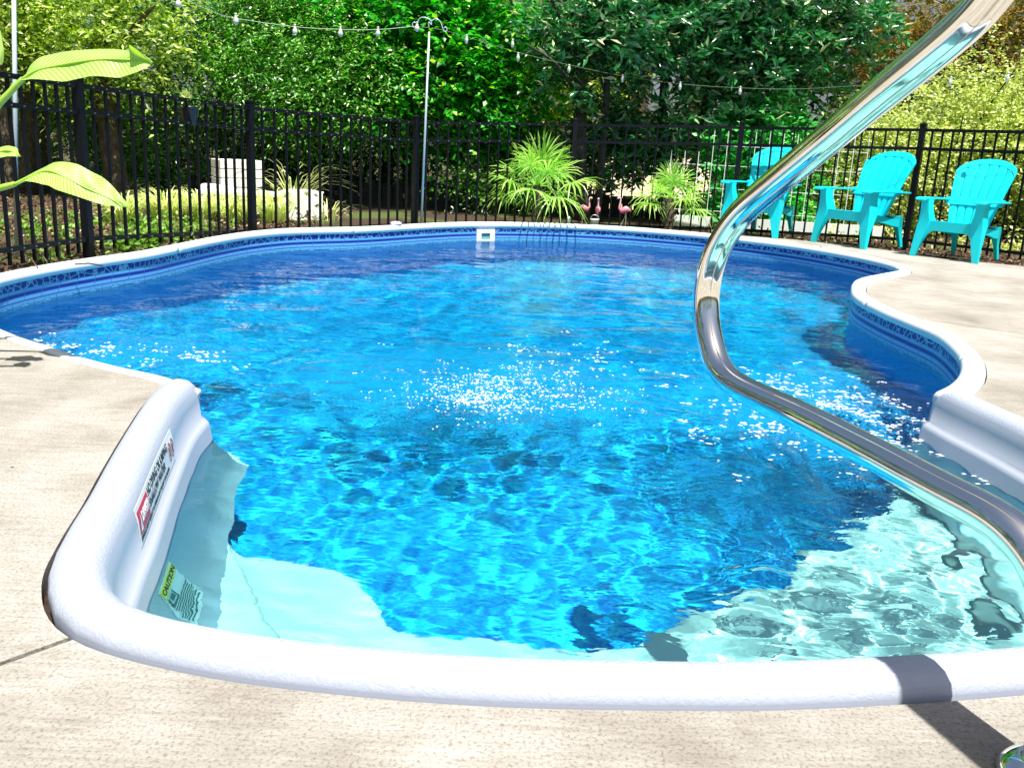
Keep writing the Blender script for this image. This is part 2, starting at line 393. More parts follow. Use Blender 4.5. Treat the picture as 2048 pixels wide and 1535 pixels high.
# step unit: tread edges under water
T2px = [(418, 955), (430, 1010), (452, 1075), (490, 1120), (560, 1128), (650, 1138), (705, 1152), (755, 1190), (778, 1240), (830, 1262), (1000, 1265), (1100, 1279), (1240, 1281), (1335, 1248), (1500, 1190), (1650, 1110), (1790, 1005), (1850, 925)]
T2Z = -.62
t2c = catmull([onz(x, y, -.385) for x, y in T2px], 6)

def fill_ring(outer, inners, z):
    """flat sheet with holes"""
    bm = bmesh.new(); es = []
    for loop in [outer] + inners:
        vs = [bm.verts.new((p[0], p[1], z)) for p in loop]
        es += [bm.edges.new((vs[i], vs[(i + 1) % len(vs)])) for i in range(len(vs))]
    bmesh.ops.triangle_fill(bm, use_beauty=True, use_dissolve=False, edges=es)
    for f in bm.faces:
        if f.normal.z < 0: f.normal_flip()
    return bm

pn = normals2(poolc); sn = normals2(stepc)
# pn points out of the pool? test with a known point
if (poolc[60] + pn[60] - Vector((0, 6, 0))).length < (poolc[60] - Vector((0, 6, 0))).length: pn = [-n for n in pn]
if (stepc[40] + sn[40] - Vector((0.3, 3, 0))).length < (stepc[40] - Vector((0.3, 3, 0))).length: sn = [-n for n in sn]
CW = .085                                       # coping width
def cfac(p):                                     # the near left coping sits almost flush in the slab
    return 1.0 if p.x > -.9 else max(.45, min(1.0, .45 + (p.y - 3.9) / .9))
pool_out = [p + n * (CW * cfac(p) + .004) for p, n in zip(poolc, pn)]
step_out = [p + n * .120 for p, n in zip(stepc, sn)]
E1 = 0
hole = pool_out[2:-2] + step_out[::-1][3:-3]

# ---- deck
DL = [i for i, p in enumerate(pool_out) if p.y > 3.9 and p.x < -2.2][0]      # where the near deck meets the far-left coping
# right deck starts along the far coping near x = 1.55
DR = min(range(len(pool_out)), key=lambda i: (pool_out[i] - Vector((1.62, 10.08, 0))).length)
left_part = pool_out[2:DL + 1][::-1]            # from far-left towards the step
deck_outer = []
deck_outer += [Vector((-9, 4.3, 0)), Vector((-3.2, 4.02, 0))] + [left_part[0]]
deck_loop = left_part + step_out[3:-3] + pool_out[DR:-2][::-1]
deck_loop += [Vector((1.66, 10.32, 0)), Vector((2.35, 10.15, 0)), onz(1640, 483), onz(1760, 498), onz(1880, 516), onz(1960, 524), onz(2040, 531.5), onz(2150, 545), Vector((9.5, 6.2, 0)), Vector((9.5, -7, 0)), Vector((-9, -7, 0)), Vector((-9, 4.3, 0)), Vector((-3.2, 4.02, 0))]
bm = bmesh.new()
vs = [bm.verts.new(p) for p in deck_loop]
es = [bm.edges.new((vs[i], vs[(i + 1) % len(vs)])) for i in range(len(vs))]
bmesh.ops.triangle_fill(bm, use_beauty=True, edges=es)
def cut(bm, a, b, w, lim=None):
    a, b = Vector(a), Vector(b); t = (b - a).normalized(); n = Vector((-t.y, t.x, 0))
    fs = bm.faces
    def sel():
        fl = [f for f in bm.faces if lim is None or lim(f.calc_center_median())]
        g = set(fl)
        for f in fl: g.update(f.edges); g.update(f.verts)
        return list(g)
    for s in (-1, 1):
        bmesh.ops.bisect_plane(bm, geom=sel(), plane_co=a + n * s * w / 2, plane_no=n)
    kill = [f for f in bm.faces if abs((f.calc_center_median() - a).dot(n)) < w / 2 * .98 and (lim is None or lim(f.calc_center_median()))]
    bmesh.ops.delete(bm, geom=kill, context='FACES')
j1a, j1b = onz(0, 1327), onz(128, 1281)
t_ = (j1b - j1a).normalized()
cut(bm, j1a, j1b, .012, lambda p: p.x < -.6 and p.y < 3)
cut(bm, onz(1835, 636), onz(2048, 668), .008, lambda p: p.x > 1.9 and p.y > 2)
cut(bm, (1.4, 1.0, 0), (1.9, -3, 0), .010, lambda p: p.y < 1.6)
cut(bm, (2.6, 2.4, 0), (9, 2.9, 0), .008, lambda p: p.x > 1.9 and p.y < 3.6)
for f in bm.faces:
    if f.normal.z < 0: f.normal_flip()
r = bmesh.ops.extrude_face_region(bm, geom=[f for f in bm.faces])
# keep the originals on top, move the copy down
newv = [g for g in r['geom'] if isinstance(g, bmesh.types.BMVert)]
bmesh.ops.translate(bm, vec=(0, 0, -.10), verts=newv)
bmesh.ops.recalc_face_normals(bm, faces=bm.faces)
me = bpy.data.meshes.new('pool_deck'); bm.to_mesh(me); bm.free()
deck = link('pool_deck', me, MAT['concrete']); tag(deck, kind='structure')
# darker bed in the open joints
bm = bmesh.new(); dl2 = deck_loop
vs = [bm.verts.new((p.x, p.y, -.018)) for p in dl2]; es = [bm.edges.new((vs[i], vs[(i + 1) % len(vs)])) for i in range(len(vs))]
bmesh.ops.triangle_fill(bm, use_beauty=True, edges=es)
me = bpy.data.meshes.new('deck_joint_bed'); bm.to_mesh(me); bm.free()
jb = link('deck_joint_bed', me, MAT['slabbase'], deck)

# ---- ground with the pool cut out
def ground_mat():
    m, nt, b, o = new_mat('mulch_and_grass'); tc = N(nt, 'TexCoord')
    a = N(nt, 'TexNoise', Scale=45.0, Detail=6.0, Roughness=.75); nt.links.new(tc.outputs['Object'], a.inputs['Vector'])
    r = N(nt, 'ValToRGB'); e = r.color_ramp.elements; e[0].position = .35; e[0].color = (.012, .008, .005, 1); e[1].position = .68; e[1].color = (.12, .07, .035, 1)
    nt.links.new(a.outputs[0], r.inputs[0])
    g = N(nt, 'TexNoise', Scale=.9, Detail=5.0); nt.links.new(tc.outputs['Object'], g.inputs['Vector'])
    gr = N(nt, 'ValToRGB'); e = gr.color_ramp.elements; e[0].position = .5; e[0].color = (0, 0, 0, 1); e[1].position = .58; e[1].color = (1, 1, 1, 1)
    nt.links.new(g.outputs[0], gr.inputs[0])
    r2 = N(nt, 'ValToRGB'); e = r2.color_ramp.elements; e[0].position = .35; e[0].color = (.03, .05, .008, 1); e[1].position = .7; e[1].color = (.16, .22, .04, 1); nt.links.new(a.outputs[0], r2.inputs[0])
    mx = N(nt, 'MixRGB'); nt.links.new(gr.outputs[0], mx.inputs[0]); nt.links.new(r.outputs[0], mx.inputs[1]); nt.links.new(r2.outputs[0], mx.inputs[2])
    nt.links.new(mx.outputs[0], b.inputs['Base Color']); b.inputs['Roughness'].default_value = .95
    bp = N(nt, 'Bump', Strength=1.0, Distance=.03); nt.links.new(a.outputs[0], bp.inputs['Height']); nt.links.new(bp.outputs[0], b.inputs['Normal'])
    return m
MAT['ground'] = ground_mat()
gh = [p + n * .06 for p, n in zip(poolc, pn)][1:-1] + [p + n * .10 for p, n in zip(stepc, sn)][::-1][1:-1]
bm = fill_ring([Vector((-90, -60, 0)), Vector((90, -60, 0)), Vector((90, 130, 0)), Vector((-90, 130, 0))], [gh], -.045)
me = bpy.data.meshes.new('ground'); bm.to_mesh(me); bm.free()
ground = tag(link('ground', me, MAT['ground']), kind='structure')

# ------------------------------------------------------------------ liner (walls, floor)
FLOORZ = lambda y: -1.05 - max(0, min(1, (y - 5.6) / 2.2)) * .75
stepwall = [p - n * .10 for p, n in zip(stepc, sn)]
ring = poolc + [Vector((p.x, p.y, 0)) for p in stepc[::-1][1:-1]]
ring = resample(ring + [ring[0]], step=.06)[:-1]
rows = []; us = [0]
for i in range(1, len(ring) + 1): us.append(us[-1] + (ring[i % len(ring)] - ring[i - 1]).length)
bm = bmesh.new(); uvl = bm.loops.layers.uv.new('UVMap')
inrow = []
levels = [-.028, -.33, None]
cen = Vector((0.2, 6.2, 0))
def floor_z(p): return FLOORZ(p.y)
cols = []
for p in ring:
    cols.append([bm.verts.new((p.x, p.y, -.028)), bm.verts.new((p.x, p.y, -.34)), bm.verts.new((p.x, p.y, -.85)), bm.verts.new((p.x, p.y, floor_z(p)))])
zz = lambda v: -.028 - v.co.z
for i in range(len(ring)):
    j = (i + 1) % len(ring)
    for k in range(3):
        f = bm.faces.new((cols[i][k], cols[j][k], cols[j][k + 1], cols[i][k + 1]))
        for lp, uu in zip(f.loops, (us[i], us[i + 1], us[i + 1], us[i])): lp[uvl].uv = (uu, zz(lp.vert))
me = bpy.data.meshes.new('pool_liner'); 
# floor as a grid clipped by the wall: fan of concentric rings
prev = [c[3] for c in cols]
for t in (.8, .6, .4, .2):
    cur = []
    for p in ring:
        q = cen.lerp(p, t)
        z = floor_z(p) * t + floor_z(q) * (1 - t) if False else (FLOORZ(q.y) - (.35 * (1 - t) if q.y > 6 else .35 * (1 - t) * max(0, (q.y - 4.5) / 1.5)))
        cur.append(bm.verts.new((q.x, q.y, z)))
    for i in range(len(ring)):
        j = (i + 1) % len(ring); f = bm.faces.new((prev[i], prev[j], cur[j], cur[i])); f.material_index = 1; f.smooth = True
    prev = cur
f = bm.faces.new(prev); f.material_index = 1; bmesh.ops.triangulate(bm, faces=[f])
bmesh.ops.recalc_face_normals(bm, faces=bm.faces)
bm.to_mesh(me); bm.free(); me.materials.append(MAT['liner_wall']); me.materials.append(MAT['liner_floor'])
liner = tag(link('pool_liner', me), kind='structure')

# water sheet
MAT['water'] = water()
wr = [p + n * .004 for p, n in zip(poolc, pn)] + [p - n * .045 for p, n in zip(stepc, sn)][::-1]
def inside(poly, x, y):
    P2 = np.array([(p.x, p.y) for p in poly]); r_ = np.zeros(x.shape, bool); j_ = len(P2) - 1
    for i_ in range(len(P2)):
        xi, yi = P2[i_]; xj, yj = P2[j_]
        r_ ^= ((yi > y) != (yj > y)) & (x < (xj - xi) * (y - yi) / (yj - yi + 1e-12) + xi); j_ = i_
    return r_
CELL = .02
gx = np.arange(-2.95, 3.35, CELL); gy = np.arange(1.3, 10.3, CELL); X, Y = np.meshgrid(gx, gy)
wrng = np.random.default_rng(5); Zw = np.zeros_like(X)
for k in range(46):
    lam = .08 * (.75 / .08) ** wrng.uniform(0, 1); th = wrng.uniform(0, 2 * np.pi) if k % 3 == 0 else wrng.normal(1.35, .55)
    am = WAVE * lam ** 1.08
    ph = wrng.uniform(0, 6.28); wob = .35 * np.sin(X * wrng.uniform(.8, 2.5) + Y * wrng.uniform(-2, 2) + ph)
    Zw += am * np.sin(2 * np.pi / lam * (X * np.cos(th) + Y * np.sin(th)) + ph + wob * 2)
for (cx, cy, rx, ry, am) in STIR:                       # local agitation where the jets come up
    mk = np.exp(-(((X - cx) / rx) ** 2 + ((Y - cy) / ry) ** 2))
    for k in range(14):
        lam = wrng.uniform(.07, .22); th = wrng.uniform(0, 6.28); Zw += mk * am * lam * np.sin(2 * np.pi / lam * (X * np.cos(th) + Y * np.sin(th)) + wrng.uniform(0, 6.28) + 1.5 * np.sin(X * 3.1 + Y * 2.3 + k))
Vw = np.stack([X, Y, Zw], 2).reshape(-1, 3); ny, nx = X.shape
cxx = X[:-1, :-1] + CELL / 2; cyy = Y[:-1, :-1] + CELL / 2
keep = np.zeros(cxx.shape, bool)
for dx in (-.012, 0, .012):
    for dy in (-.012, 0, .012): keep |= inside(wr, cxx + dx, cyy + dy)
idx = (np.arange(ny - 1)[:, None] * nx + np.arange(nx - 1)[None, :])[keep]
Fw = np.stack([idx, idx + 1, idx + nx + 1, idx + nx], 1)
used = np.unique(Fw); remap = np.full(len(Vw), -1); remap[used] = np.arange(len(used)); Vw = Vw[used]; Fw = remap[Fw]
me = bpy.data.meshes.new('pool_water'); me.vertices.add(len(Vw)); me.vertices.foreach_set('co', Vw.ravel().astype(np.float32))
me.loops.add(Fw.size); me.loops.foreach_set('vertex_index', Fw.ravel().astype(np.int32)); me.polygons.add(len(Fw))
me.polygons.foreach_set('loop_start', (np.arange(len(Fw)) * 4).astype(np.int32)); me.polygons.foreach_set('loop_total', np.full(len(Fw), 4, np.int32)); me.update(calc_edges=True); me.shade_smooth()
wat = tag(link('pool_water', me, MAT['water'], loc=(0, 0, WZ)), kind='structure')
wat.cycles.is_caustics_caster = True
liner.cycles.is_caustics_receiver = True

# ------------------------------------------------------------------ coping sections round the pool
cop = empty('pool_coping', (0, 0, 0), label='white rounded coping running round the edge of the blue pool', cat='coping')
prof = [(-.006, -.030), (-.014, -.014), (-.014, .004), (-.004, .020), (.014, .029), (.040, .031), (.064, .026), (.080, .012), (.084, -.004), (.084, -.04)]
cp = resample(poolc, step=.05); cn = normals2(cp)
cn = [n if n.dot(pn[min(range(0, len(poolc)), key=lambda q: (poolc[q] - p).length_squared)]) > 0 else -n for n, p in zip(cn, cp)]
tot = len(cp); nsec = 12
marks = [0]
for px in [(1925, 722), (1762, 612)]:
    g = onz(*px, 0); marks.append(min(range(tot), key=lambda i: (cp[i] - g).length_squared))
sec = marks[1] - marks[2]
st = marks[2]
while st - 46 > 0: st -= 46; marks.append(st)
marks = sorted(set(marks + [marks[1]])) + [tot - 1]
marks = sorted(set([0] + marks))
for a, b in zip(marks, marks[1:]):
    if b - a < 3: continue
    mb = MB(); rows = []
    idx = list(range(a, b + 1))
    for q, i in enumerate(idx):
        p, n = cp[i].copy(), cn[i]
        if q == 0 and a > 0: p = p.lerp(cp[i + 1], .05)
        if q == len(idx) - 1 and b < tot - 1: p = p.lerp(cp[i - 1], .05)
        kf = cfac(p); rows.append([p + n * (o_ * kf if o_ > 0 else o_) + Vector((0, 0, z * (kf * kf if z > 0 else 1))) for o_, z in prof])
    mb.grid(rows); mb.f.append(tuple(range(len(prof)))); mb.f.append(tuple(range((len(rows) - 1) * len(prof), len(rows) * len(prof))))
    mb.build('coping_section', MAT['coping'], cop, smooth=True)

# ------------------------------------------------------------------ step unit
steps = empty('pool_steps', (0, 0, 0), label='white pebbled plastic step unit with warning stickers at the near end of the pool', cat='pool steps')
sp_ = [(.108, -.03), (.110, .002), (.103, .020), (.086, .033), (.060, .038), (.034, .034), (.014, .020), (.003, .0), (-.004, -.03), (-.010, -.094), (-.026, -.104), (-.034, -.112), (-.037, -.122), (-.044, -.17), (-.070, -.26), (-.105, -.36), (-.130, -.402), (-.165, -.42)]
sc_ = resample(stepc, n=90); scn = [(-v if (Vector((.3, 3, 0)) - p).dot(v) > 0 else v) for v, p in zip(normals2(sc_), sc_)]
mb = MB()
mb.grid([[p + n * o_ + Vector((0, 0, z)) for o_, z in sp_] for p, n in zip(sc_, scn)])
# rounded closing faces at both free ends
for e, q in ((0, 1), (len(sc_) - 1, len(sc_) - 2)):
    p, n = sc_[e], scn[e]; d = (sc_[e] - sc_[q]).normalized(); base = [p + n * o_ + Vector((0, 0, z)) for o_, z in sp_]
    inner = []
    for o_, z in sp_:
        inner.append(p + n * (o_ * .6 + .01) + d * .035 + Vector((0, 0, z - .02 if z > 0 else z)))
    mid = [b_.lerp(i_, .5) + d * .008 for b_, i_ in zip(base, inner)]
    back = [p + n * (.05) + d * .037 + Vector((0, 0, z)) for o_, z in [(0, min(z, .02)) for o_, z in sp_]]
    mb.grid([base, mid, inner, back])
rim = mb.build('rim', MAT['acrylic'], steps, smooth=True)
t1 = [p - n * .165 + Vector((0, 0, -.42)) for p, n in zip(sc_, scn)]
NT = len(sc_)
t2 = resample(t2c, n=NT)
T1 = []
for a, b in zip(t1, t2):
    v = Vector((b.x - a.x, b.y - a.y, 0)); L = v.length
    T1.append(Vector((a.x, a.y, -.42)) + v * min(.82, (.26 / max(L, .01) if L > .5 else .55)))
# smooth T1
for _ in range(6): T1 = [T1[0]] + [(T1[i - 1] + T1[i] * 2 + T1[i + 1]) / 4 for i in range(1, NT - 1)] + [T1[-1]]
mb = MB(); rows = []
for i in range(NT):
    a, m_, b = t1[i], T1[i], t2[i]; v = (b - a); v.z = 0; v.normalize()
    rows.append([a, Vector((m_.x, m_.y, -.42)) - v * .02, Vector((m_.x, m_.y, -.425)), Vector((m_.x, m_.y, -.45)) + v * .012, Vector((m_.x, m_.y, T2Z + .02)) + v * .016, Vector((m_.x, m_.y, T2Z)) + v * .035,
                 Vector((b.x, b.y, T2Z)) - v * .02, Vector((b.x, b.y, T2Z - .008)), Vector((b.x, b.y, T2Z - .04)) + v * .01, Vector((b.x, b.y, -1.06)) + v * .02])
mb.grid(rows); tread = mb.build('treads', MAT['tread'], steps, smooth=True)
for o in (rim, tread): o.cycles.is_caustics_receiver = True

def text_mesh(name, txt, size, mat, parent, M, ext=.0004, fit=None, bold=False):
    cu = bpy.data.curves.new(name, 'FONT'); cu.body = txt; cu.size = size; cu.align_x = 'LEFT'; cu.align_y = 'BOTTOM'; cu.extrude = ext
    if bold: cu.offset = size * .018
    o = bpy.data.objects.new(name, cu); COL.objects.link(o)
    bpy.context.view_layer.update()
    me = bpy.data.meshes.new_from_object(o.evaluated_get(bpy.context.evaluated_depsgraph_get()))
    bpy.data.objects.remove(o); bpy.data.curves.remove(cu)
    me.name = name; r = link(name, me, mat, parent); me.materials.clear(); me.materials.append(mat)
    if fit: k_ = fit / max(1e-6, max(v.co.x for v in me.vertices)); M = M @ Matrix.Diagonal((k_, 1, 1, 1))
    r.matrix_basis = M
    return r
red = plain('sticker_red', (.55, .01, .03), .4); ink = plain('sticker_black', (.02, .02, .03), .5); stw = plain('sticker_white', (.80, .82, .82), .4); yel = plain('sticker_yellow', (.85, .75, .02), .4)
tealink = plain('sticker_teal_ink', (.02, .12, .14), .5)
def wall_frame(y0, y1, z0, off, tilt=0.0):
    """frame on the left step wall: x along the wall (away from the camera), y up, z out of the wall"""
    i0 = min(range(NT), key=lambda i: abs(sc_[i].y - y0) + (5 if sc_[i].x > 0 else 0)); i1 = min(range(NT), key=lambda i: abs(sc_[i].y - y1) + (5 if sc_[i].x > 0 else 0))
    a = sc_[i0] - scn[i0] * off; b = sc_[i1] - scn[i1] * off
    x = (b - a); x.z = 0; x.normalize(); n = Vector((x.y, -x.x, 0))
    if n.x < 0: n = -n
    y = (Vector((0, 0, 1)) - n * tilt).normalized(); n2 = x.cross(y)
    if n2.x < 0: n2 = -n2
    M = Matrix((x, y, n2)).transposed().to_4x4(); M.translation = Vector((a.x, a.y, z0)) + n2 * .003
    return M, (b - a).length
def plate(x0, y0, x1, y1, t=.0006, z=0):
    return MB().box(((x0 + x1) / 2, (y0 + y1) / 2, z), (x1 - x0, y1 - y0, t))
# danger sticker above the water line
Mw, L = wall_frame(1.93, 2.53, -.086, .0085, .09)
stk = plate(0, 0, L, .092).build('danger_sticker', stw, steps); stk.matrix_local = Mw
I = Matrix.Identity(4)
q = plate(.012, .024, .150, .080, z=.0012).build('red_panel', red, stk)
tri = MB(); tri.add([(.018, .030, .0022), (.042, .030, .0022), (.030, .072, .0022)], [(0, 1, 2)]); tri.build('hazard_triangle', stw, stk)
text_mesh('lettering', 'DANGER', .036, stw, stk, Matrix.Translation((.046, .036, .002)), bold=True, fit=.098)
text_mesh('lettering', 'NO DIVING OR JUMPING', .030, ink, stk, Matrix.Translation((.160, .056, .001)), bold=True, fit=L - .265)
text_mesh('lettering', 'SHALLOW WATER', .030, ink, stk, Matrix.Translation((.160, .026, .001)), bold=True, fit=L - .33)
text_mesh('lettering', 'DIVING MAY RESULT IN PERMANENT INJURY OR DEATH', .015, ink, stk, Matrix.Translation((.012, .006, .001)), bold=True, fit=L - .13)
for cx in (L - .075, L - .030):
    g = MB(); R = .020
    g.grid([[Vector((cx + r_ * math.cos(a), .046 + r_ * 1.35 * math.sin(a), .0014)) for a in [2 * math.pi * k / 24 for k in range(25)]] for r_ in (R, R - .0035)])
    g.bar((cx - R * .7, .046 + R * .95, .0014), (cx + R * .7, .046 - R * .95, .0014), .0035, .0006)
    g.build('prohibition_symbol', red, stk)
    g = MB(); g.bar((cx - .006, .034, .0018), (cx + .004, .056, .0018), .005, .0005); g.box((cx + .006, .062, .0018), (.006, .006, .0005)); g.build('diver_pictogram', ink, stk)
# caution sticker below the water line
Mc, L2 = wall_frame(1.84, 2.08, -.37, .068, .10)
cs = plate(0, 0, .17, .20).build('caution_sticker', plain('sticker_pale', (.70, .75, .78), .4), steps); cs.matrix_local = Mc
plate(.004, .155, .166, .196, z=.0025).build('yellow_band', yel, cs)
text_mesh('lettering', 'CAUTION', .034, ink, cs, Matrix.Translation((.010, .160, .0040)), bold=True, fit=.15)
g = MB(); g.box((.04, .110, .0035), (.062, .009, .0006)); g.box((.013, .130, .0035), (.009, .036, .0006)); g.box((.067, .130, .0035), (.009, .036, .0006)); g.box((.04, .134, .0035), (.028, .018, .0006)); g.build('pictogram', tealink, cs)
g = MB()
for k in range(8): g.box((.085, .095 - k * .011, .0035), (.15 - (k % 3) * .012, .0045, .0005))
g.build('fine_print', tealink, cs)
def conform(plate_o, y0, z0, lift):
    """lay a sticker and its print on the curved step wall"""
    i0 = min(range(NT), key=lambda i: abs(sc_[i].y - y0) + (5 if sc_[i].x > 0 else 0)); P0 = [sc_[i] for i in range(i0, -1, -1)]; N0 = [scn[i] for i in range(i0, -1, -1)]
    acc = [0]
    for a, b in zip(P0, P0[1:]): acc.append(acc[-1] + (b - a).length)
    pz = sorted([(z, o_) for o_, z in sp_[7:]])
    zs = [q[0] for q in pz]; os_ = [q[1] for q in pz]
    for o in [plate_o] + list(plate_o.children):
        bm = bmesh.new(); bm.from_mesh(o.data)
        if len(bm.verts) < 60: bmesh.ops.subdivide_edges(bm, edges=[e for e in bm.edges if e.calc_length() > .02], cuts=7, use_grid_fill=True)
        Ml = o.matrix_basis.copy() if o is not plate_o else Matrix.Identity(4)
        for v in bm.verts:
            p = Ml @ v.co; s_ = max(0, min(acc[-1] - 1e-4, p.x)); k = max(0, min(len(acc) - 2, int(np.searchsorted(acc, s_)) - 1)); u = (s_ - acc[k]) / (acc[k + 1] - acc[k])
            b = P0[k].lerp(P0[k + 1], u); n = N0[k].lerp(N0[k + 1], u).normalized(); z = z0 + p.y
            v.co = b + n * (float(np.interp(z, zs, os_)) - lift - p.z) + Vector((0, 0, z))
        bm.to_mesh(o.data); bm.free(); o.matrix_basis = Matrix.Identity(4)
    plate_o.matrix_basis = Matrix.Identity(4)
conform(stk, 1.93, -.090, .0012)
conform(cs, 1.86, -.392, .0012)
for o in list(cs.children) + [cs]: o.cycles.is_caustics_receiver = True
# shallow foam where the water meets the right end of the steps is left to the water's own ripples

# ------------------------------------------------------------------ skimmer on the far wall
skp = onz(988, 458, -.03); kk = min(range(len(poolc)), key=lambda i: (poolc[i] - Vector((skp.x, skp.y, 0))).length_squared)
nn = -pn[kk]; tx = Vector((nn.y, -nn.x, 0)).normalized(); tx = tx if tx.x > 0 else -tx
skm = empty('pool_skimmer', (poolc[kk].x, poolc[kk].y, -.122), label='white square skimmer faceplate set in the far wall of the pool', cat='skimmer')
skm.rotation_euler = (0, 0, math.atan2(tx.y, tx.x))
w, h_ = .225, .155; g = MB()
g.box((0, -.012, h_ / 2 - .022), (w, .018, .044)); g.box((0, -.012, -h_ / 2 + .022), (w, .018, .044)); g.box((-w / 2 + .03, -.0122, 0), (.06, .0178, h_ - .088)); g.box((w / 2 - .03, -.0122, 0), (.06, .0178, h_ - .088))
g.build('faceplate', MAT['whitep'], skm, bevel=.003)
MB().box((0, -.006, 0), (w - .118, .010, h_ - .086)).build('mouth', plain('skimmer_mouth', (.05, .22, .22), .4), skm)
MB().box((0, -.014, -.018), (w - .13, .004, .028)).build('weir_flap', plain('weir', (.25, .45, .45), .4), skm)

# ------------------------------------------------------------------ grab rail
hr = empty('grab_rail', (0, 0, 0), label='polished stainless steel grab rail arching over the pool steps', cat='handrail')
K = 1.13
RP = [(2190, -215, 1.18), (2085, -100, 1.16), (1965, 20, 1.16), (1858, 112, 1.17), (1757, 193, 1.20), (1660, 275, 1.27), (1560, 358, 1.40), (1490, 418, 1.54), (1450, 470, 1.67), (1423, 530, 1.82), (1411, 600, 1.95), (1417, 668, 2.0),
      (1433, 726, 1.98), (1462, 764, 1.92), (1520, 795, 1.80), (1602, 832, 1.60), (1690, 877, 1.40), (1765, 916, 1.28), (1860, 968, 1.17), (1945, 1012, 1.09), (2003, 1043, 1.05), (2052, 1088, 1.03), (2094, 1155, 1.03), (2116, 1260, 1.07), (2116, 1390, 1.14)]
esc = onz(2084, 1554, 0)
# the whole rail lies in one upright plane through the front foot and the low bend over the water
bend = ond(1411, 600, 2.2); pd_ = Vector((bend.x - esc.x, bend.y - esc.y, 0)).normalized(); pnrm = Vector((pd_.y, -pd_.x, 0))
def onrail(x, y):
    d = ray(x, y); return Vector((0, 0, HC)) + d * (pnrm.dot(esc - Vector((0, 0, 0))) / pnrm.dot(d))
P3 = [onrail(x, y) for x, y, d in RP if y > -120]
def inrail(t, z): return Vector((esc.x, esc.y, 0)) - pd_ * t + Vector((0, 0, z))
foot2 = inrail(.62, 0)
t0_ = -(P3[0] - esc).dot(pd_); z0_ = P3[0].z
P3 = [inrail(.62, -.02), inrail(.62, z0_ - .35), inrail(.59, z0_ - .08), inrail(.50, z0_ + .06), inrail(.36, z0_ + .10), inrail(.22, z0_ + .07)] + P3 + [Vector((esc.x, esc.y, .18)), Vector((esc.x, esc.y, -.02))]
tubep = resample(catmull(P3, 8), step=.012)
for _ in range(14): tubep = [tubep[0]] + [(tubep[i - 1] + tubep[i] * 2 + tubep[i + 1]) / 4 for i in range(1, len(tubep) - 1)] + [tubep[-1]]
MB().tube(tubep, .0308, 32).build('tube', MAT['steel'], hr, smooth=True)
for c in (esc, foot2):
    MB().lathe([(.060, 0), (.061, .005), (.056, .014), (.045, .023), (.037, .028), (.0315, .030), (.0315, .022)], 32, (c.x, c.y, 0.001)).build('escutcheon', MAT['steel'], hr, smooth=True)

# ------------------------------------------------------------------ black fence
# post: top pixel, bottom-rail pixel, distance
FP = [((-300, 103), (-285, 535), 4.36), ((157, 171.5), (174, 477.5), 6.13), ((502.5, 217), (501.5, 461), 8.10), ((833.5, 245.5), (827.5, 456), 9.80), ((1149, 249.7), (1138, 447.5), 10.85), ((1486.4, 255.8), (1460, 458), 10.75), ((1849.8, 260.5), (1808, 479), 9.80), ((2215, 268), (2160, 521), 8.55)]
fence = empty('picket_fence', (0, 0, 0), label='black metal picket fence with square posts running behind the pool', cat='fence')
posts = []
for (tp, bp_, Y) in FP:
    a = ony(*tp, Y); b = ony(*bp_, Y); x = (a.x + b.x) / 2
    posts.append((Vector((x, Y, 0)), a.z, b.z))
def unitbox(name, mat):
    g = MB(); g.box((0, 0, .5), (1, 1, 1)); me = g.mesh(name); me.materials.append(mat); return me
ub_post = unitbox('post', MAT['black']); ub_pick = unitbox('picket', MAT['black']); ub_rail = unitbox('rail', MAT['black'])
capm = MB(); capm.box((0, 0, .006), (1.16, 1.16, .012)); capm.add([(-.58, -.58, .012), (.58, -.58, .012), (.58, .58, .012), (-.58, .58, .012), (0, 0, .03)], [(0, 1, 4), (1, 2, 4), (2, 3, 4), (3, 0, 4)])
capmesh = capm.mesh('post_cap'); capmesh.materials.append(MAT['black'])
riv = MB()
for i, (p, zt, zb) in enumerate(posts):
    d = (posts[min(i + 1, 7)][0] - posts[max(i - 1, 0)][0]); ang = math.atan2(d.y, d.x)
    o = link('post', ub_post, None, fence); o.location = (p.x, p.y, -.06); o.rotation_euler = (0, 0, ang); o.scale = (.055, .055, zt + .05 + .06)
    c = bpy.data.objects.new('post_cap', capmesh); COL.objects.link(c); c.parent = o
    c.matrix_parent_inverse = Matrix.Identity(4); c.location = (0, 0, 1.0)
    c.scale = (1, 1, 1 / (zt + .11))
for i in range(len(posts) - 1):
    (a, za, ba), (b, zb_, bb) = posts[i], posts[i + 1]
    d = b - a; L = d.length; ang = math.atan2(d.y, d.x); t = d / L; nrm = Vector((t.y, -t.x, 0)); nrm = nrm if nrm.y < 0 else -nrm
    for fr in (0.0, .165, 1.0):
        z0 = za + (ba - za) * fr; z1 = zb_ + (bb - zb_) * fr
        A = Vector((a.x, a.y, z0)) + t * .029; B = Vector((b.x, b.y, z1)) - t * .029
        g = MB(); g.bar(A, B, .030, .030); g.build('rail', MAT['black'], fence)
    npk = 15
    for k in range(1, npk + 1):
        u = k / (npk + 1); p = a.lerp(b, u); zt = za + (zb_ - za) * u; zb2 = ba + (bb - ba) * u
        o = link('picket', ub_pick, None, fence); gap = max(.06, zb2 - .012)
        o.location = (p.x, p.y, zb2 - gap if zb2 - gap > -.04 else -.04); o.rotation_euler = (0, 0, ang); o.scale = (.0175, .0175, zt - o.location[2])
        if i < 4:
            for fr in (0.0, .165, 1.0):
                z = zt + (zb2 - zt) * fr; c = p + nrm * .0165; c.z = z
                riv.box(c, (.008, .008, .008))
o = riv.build('rivets', MAT['rivet'], fence); o['kind'] = 'stuff'

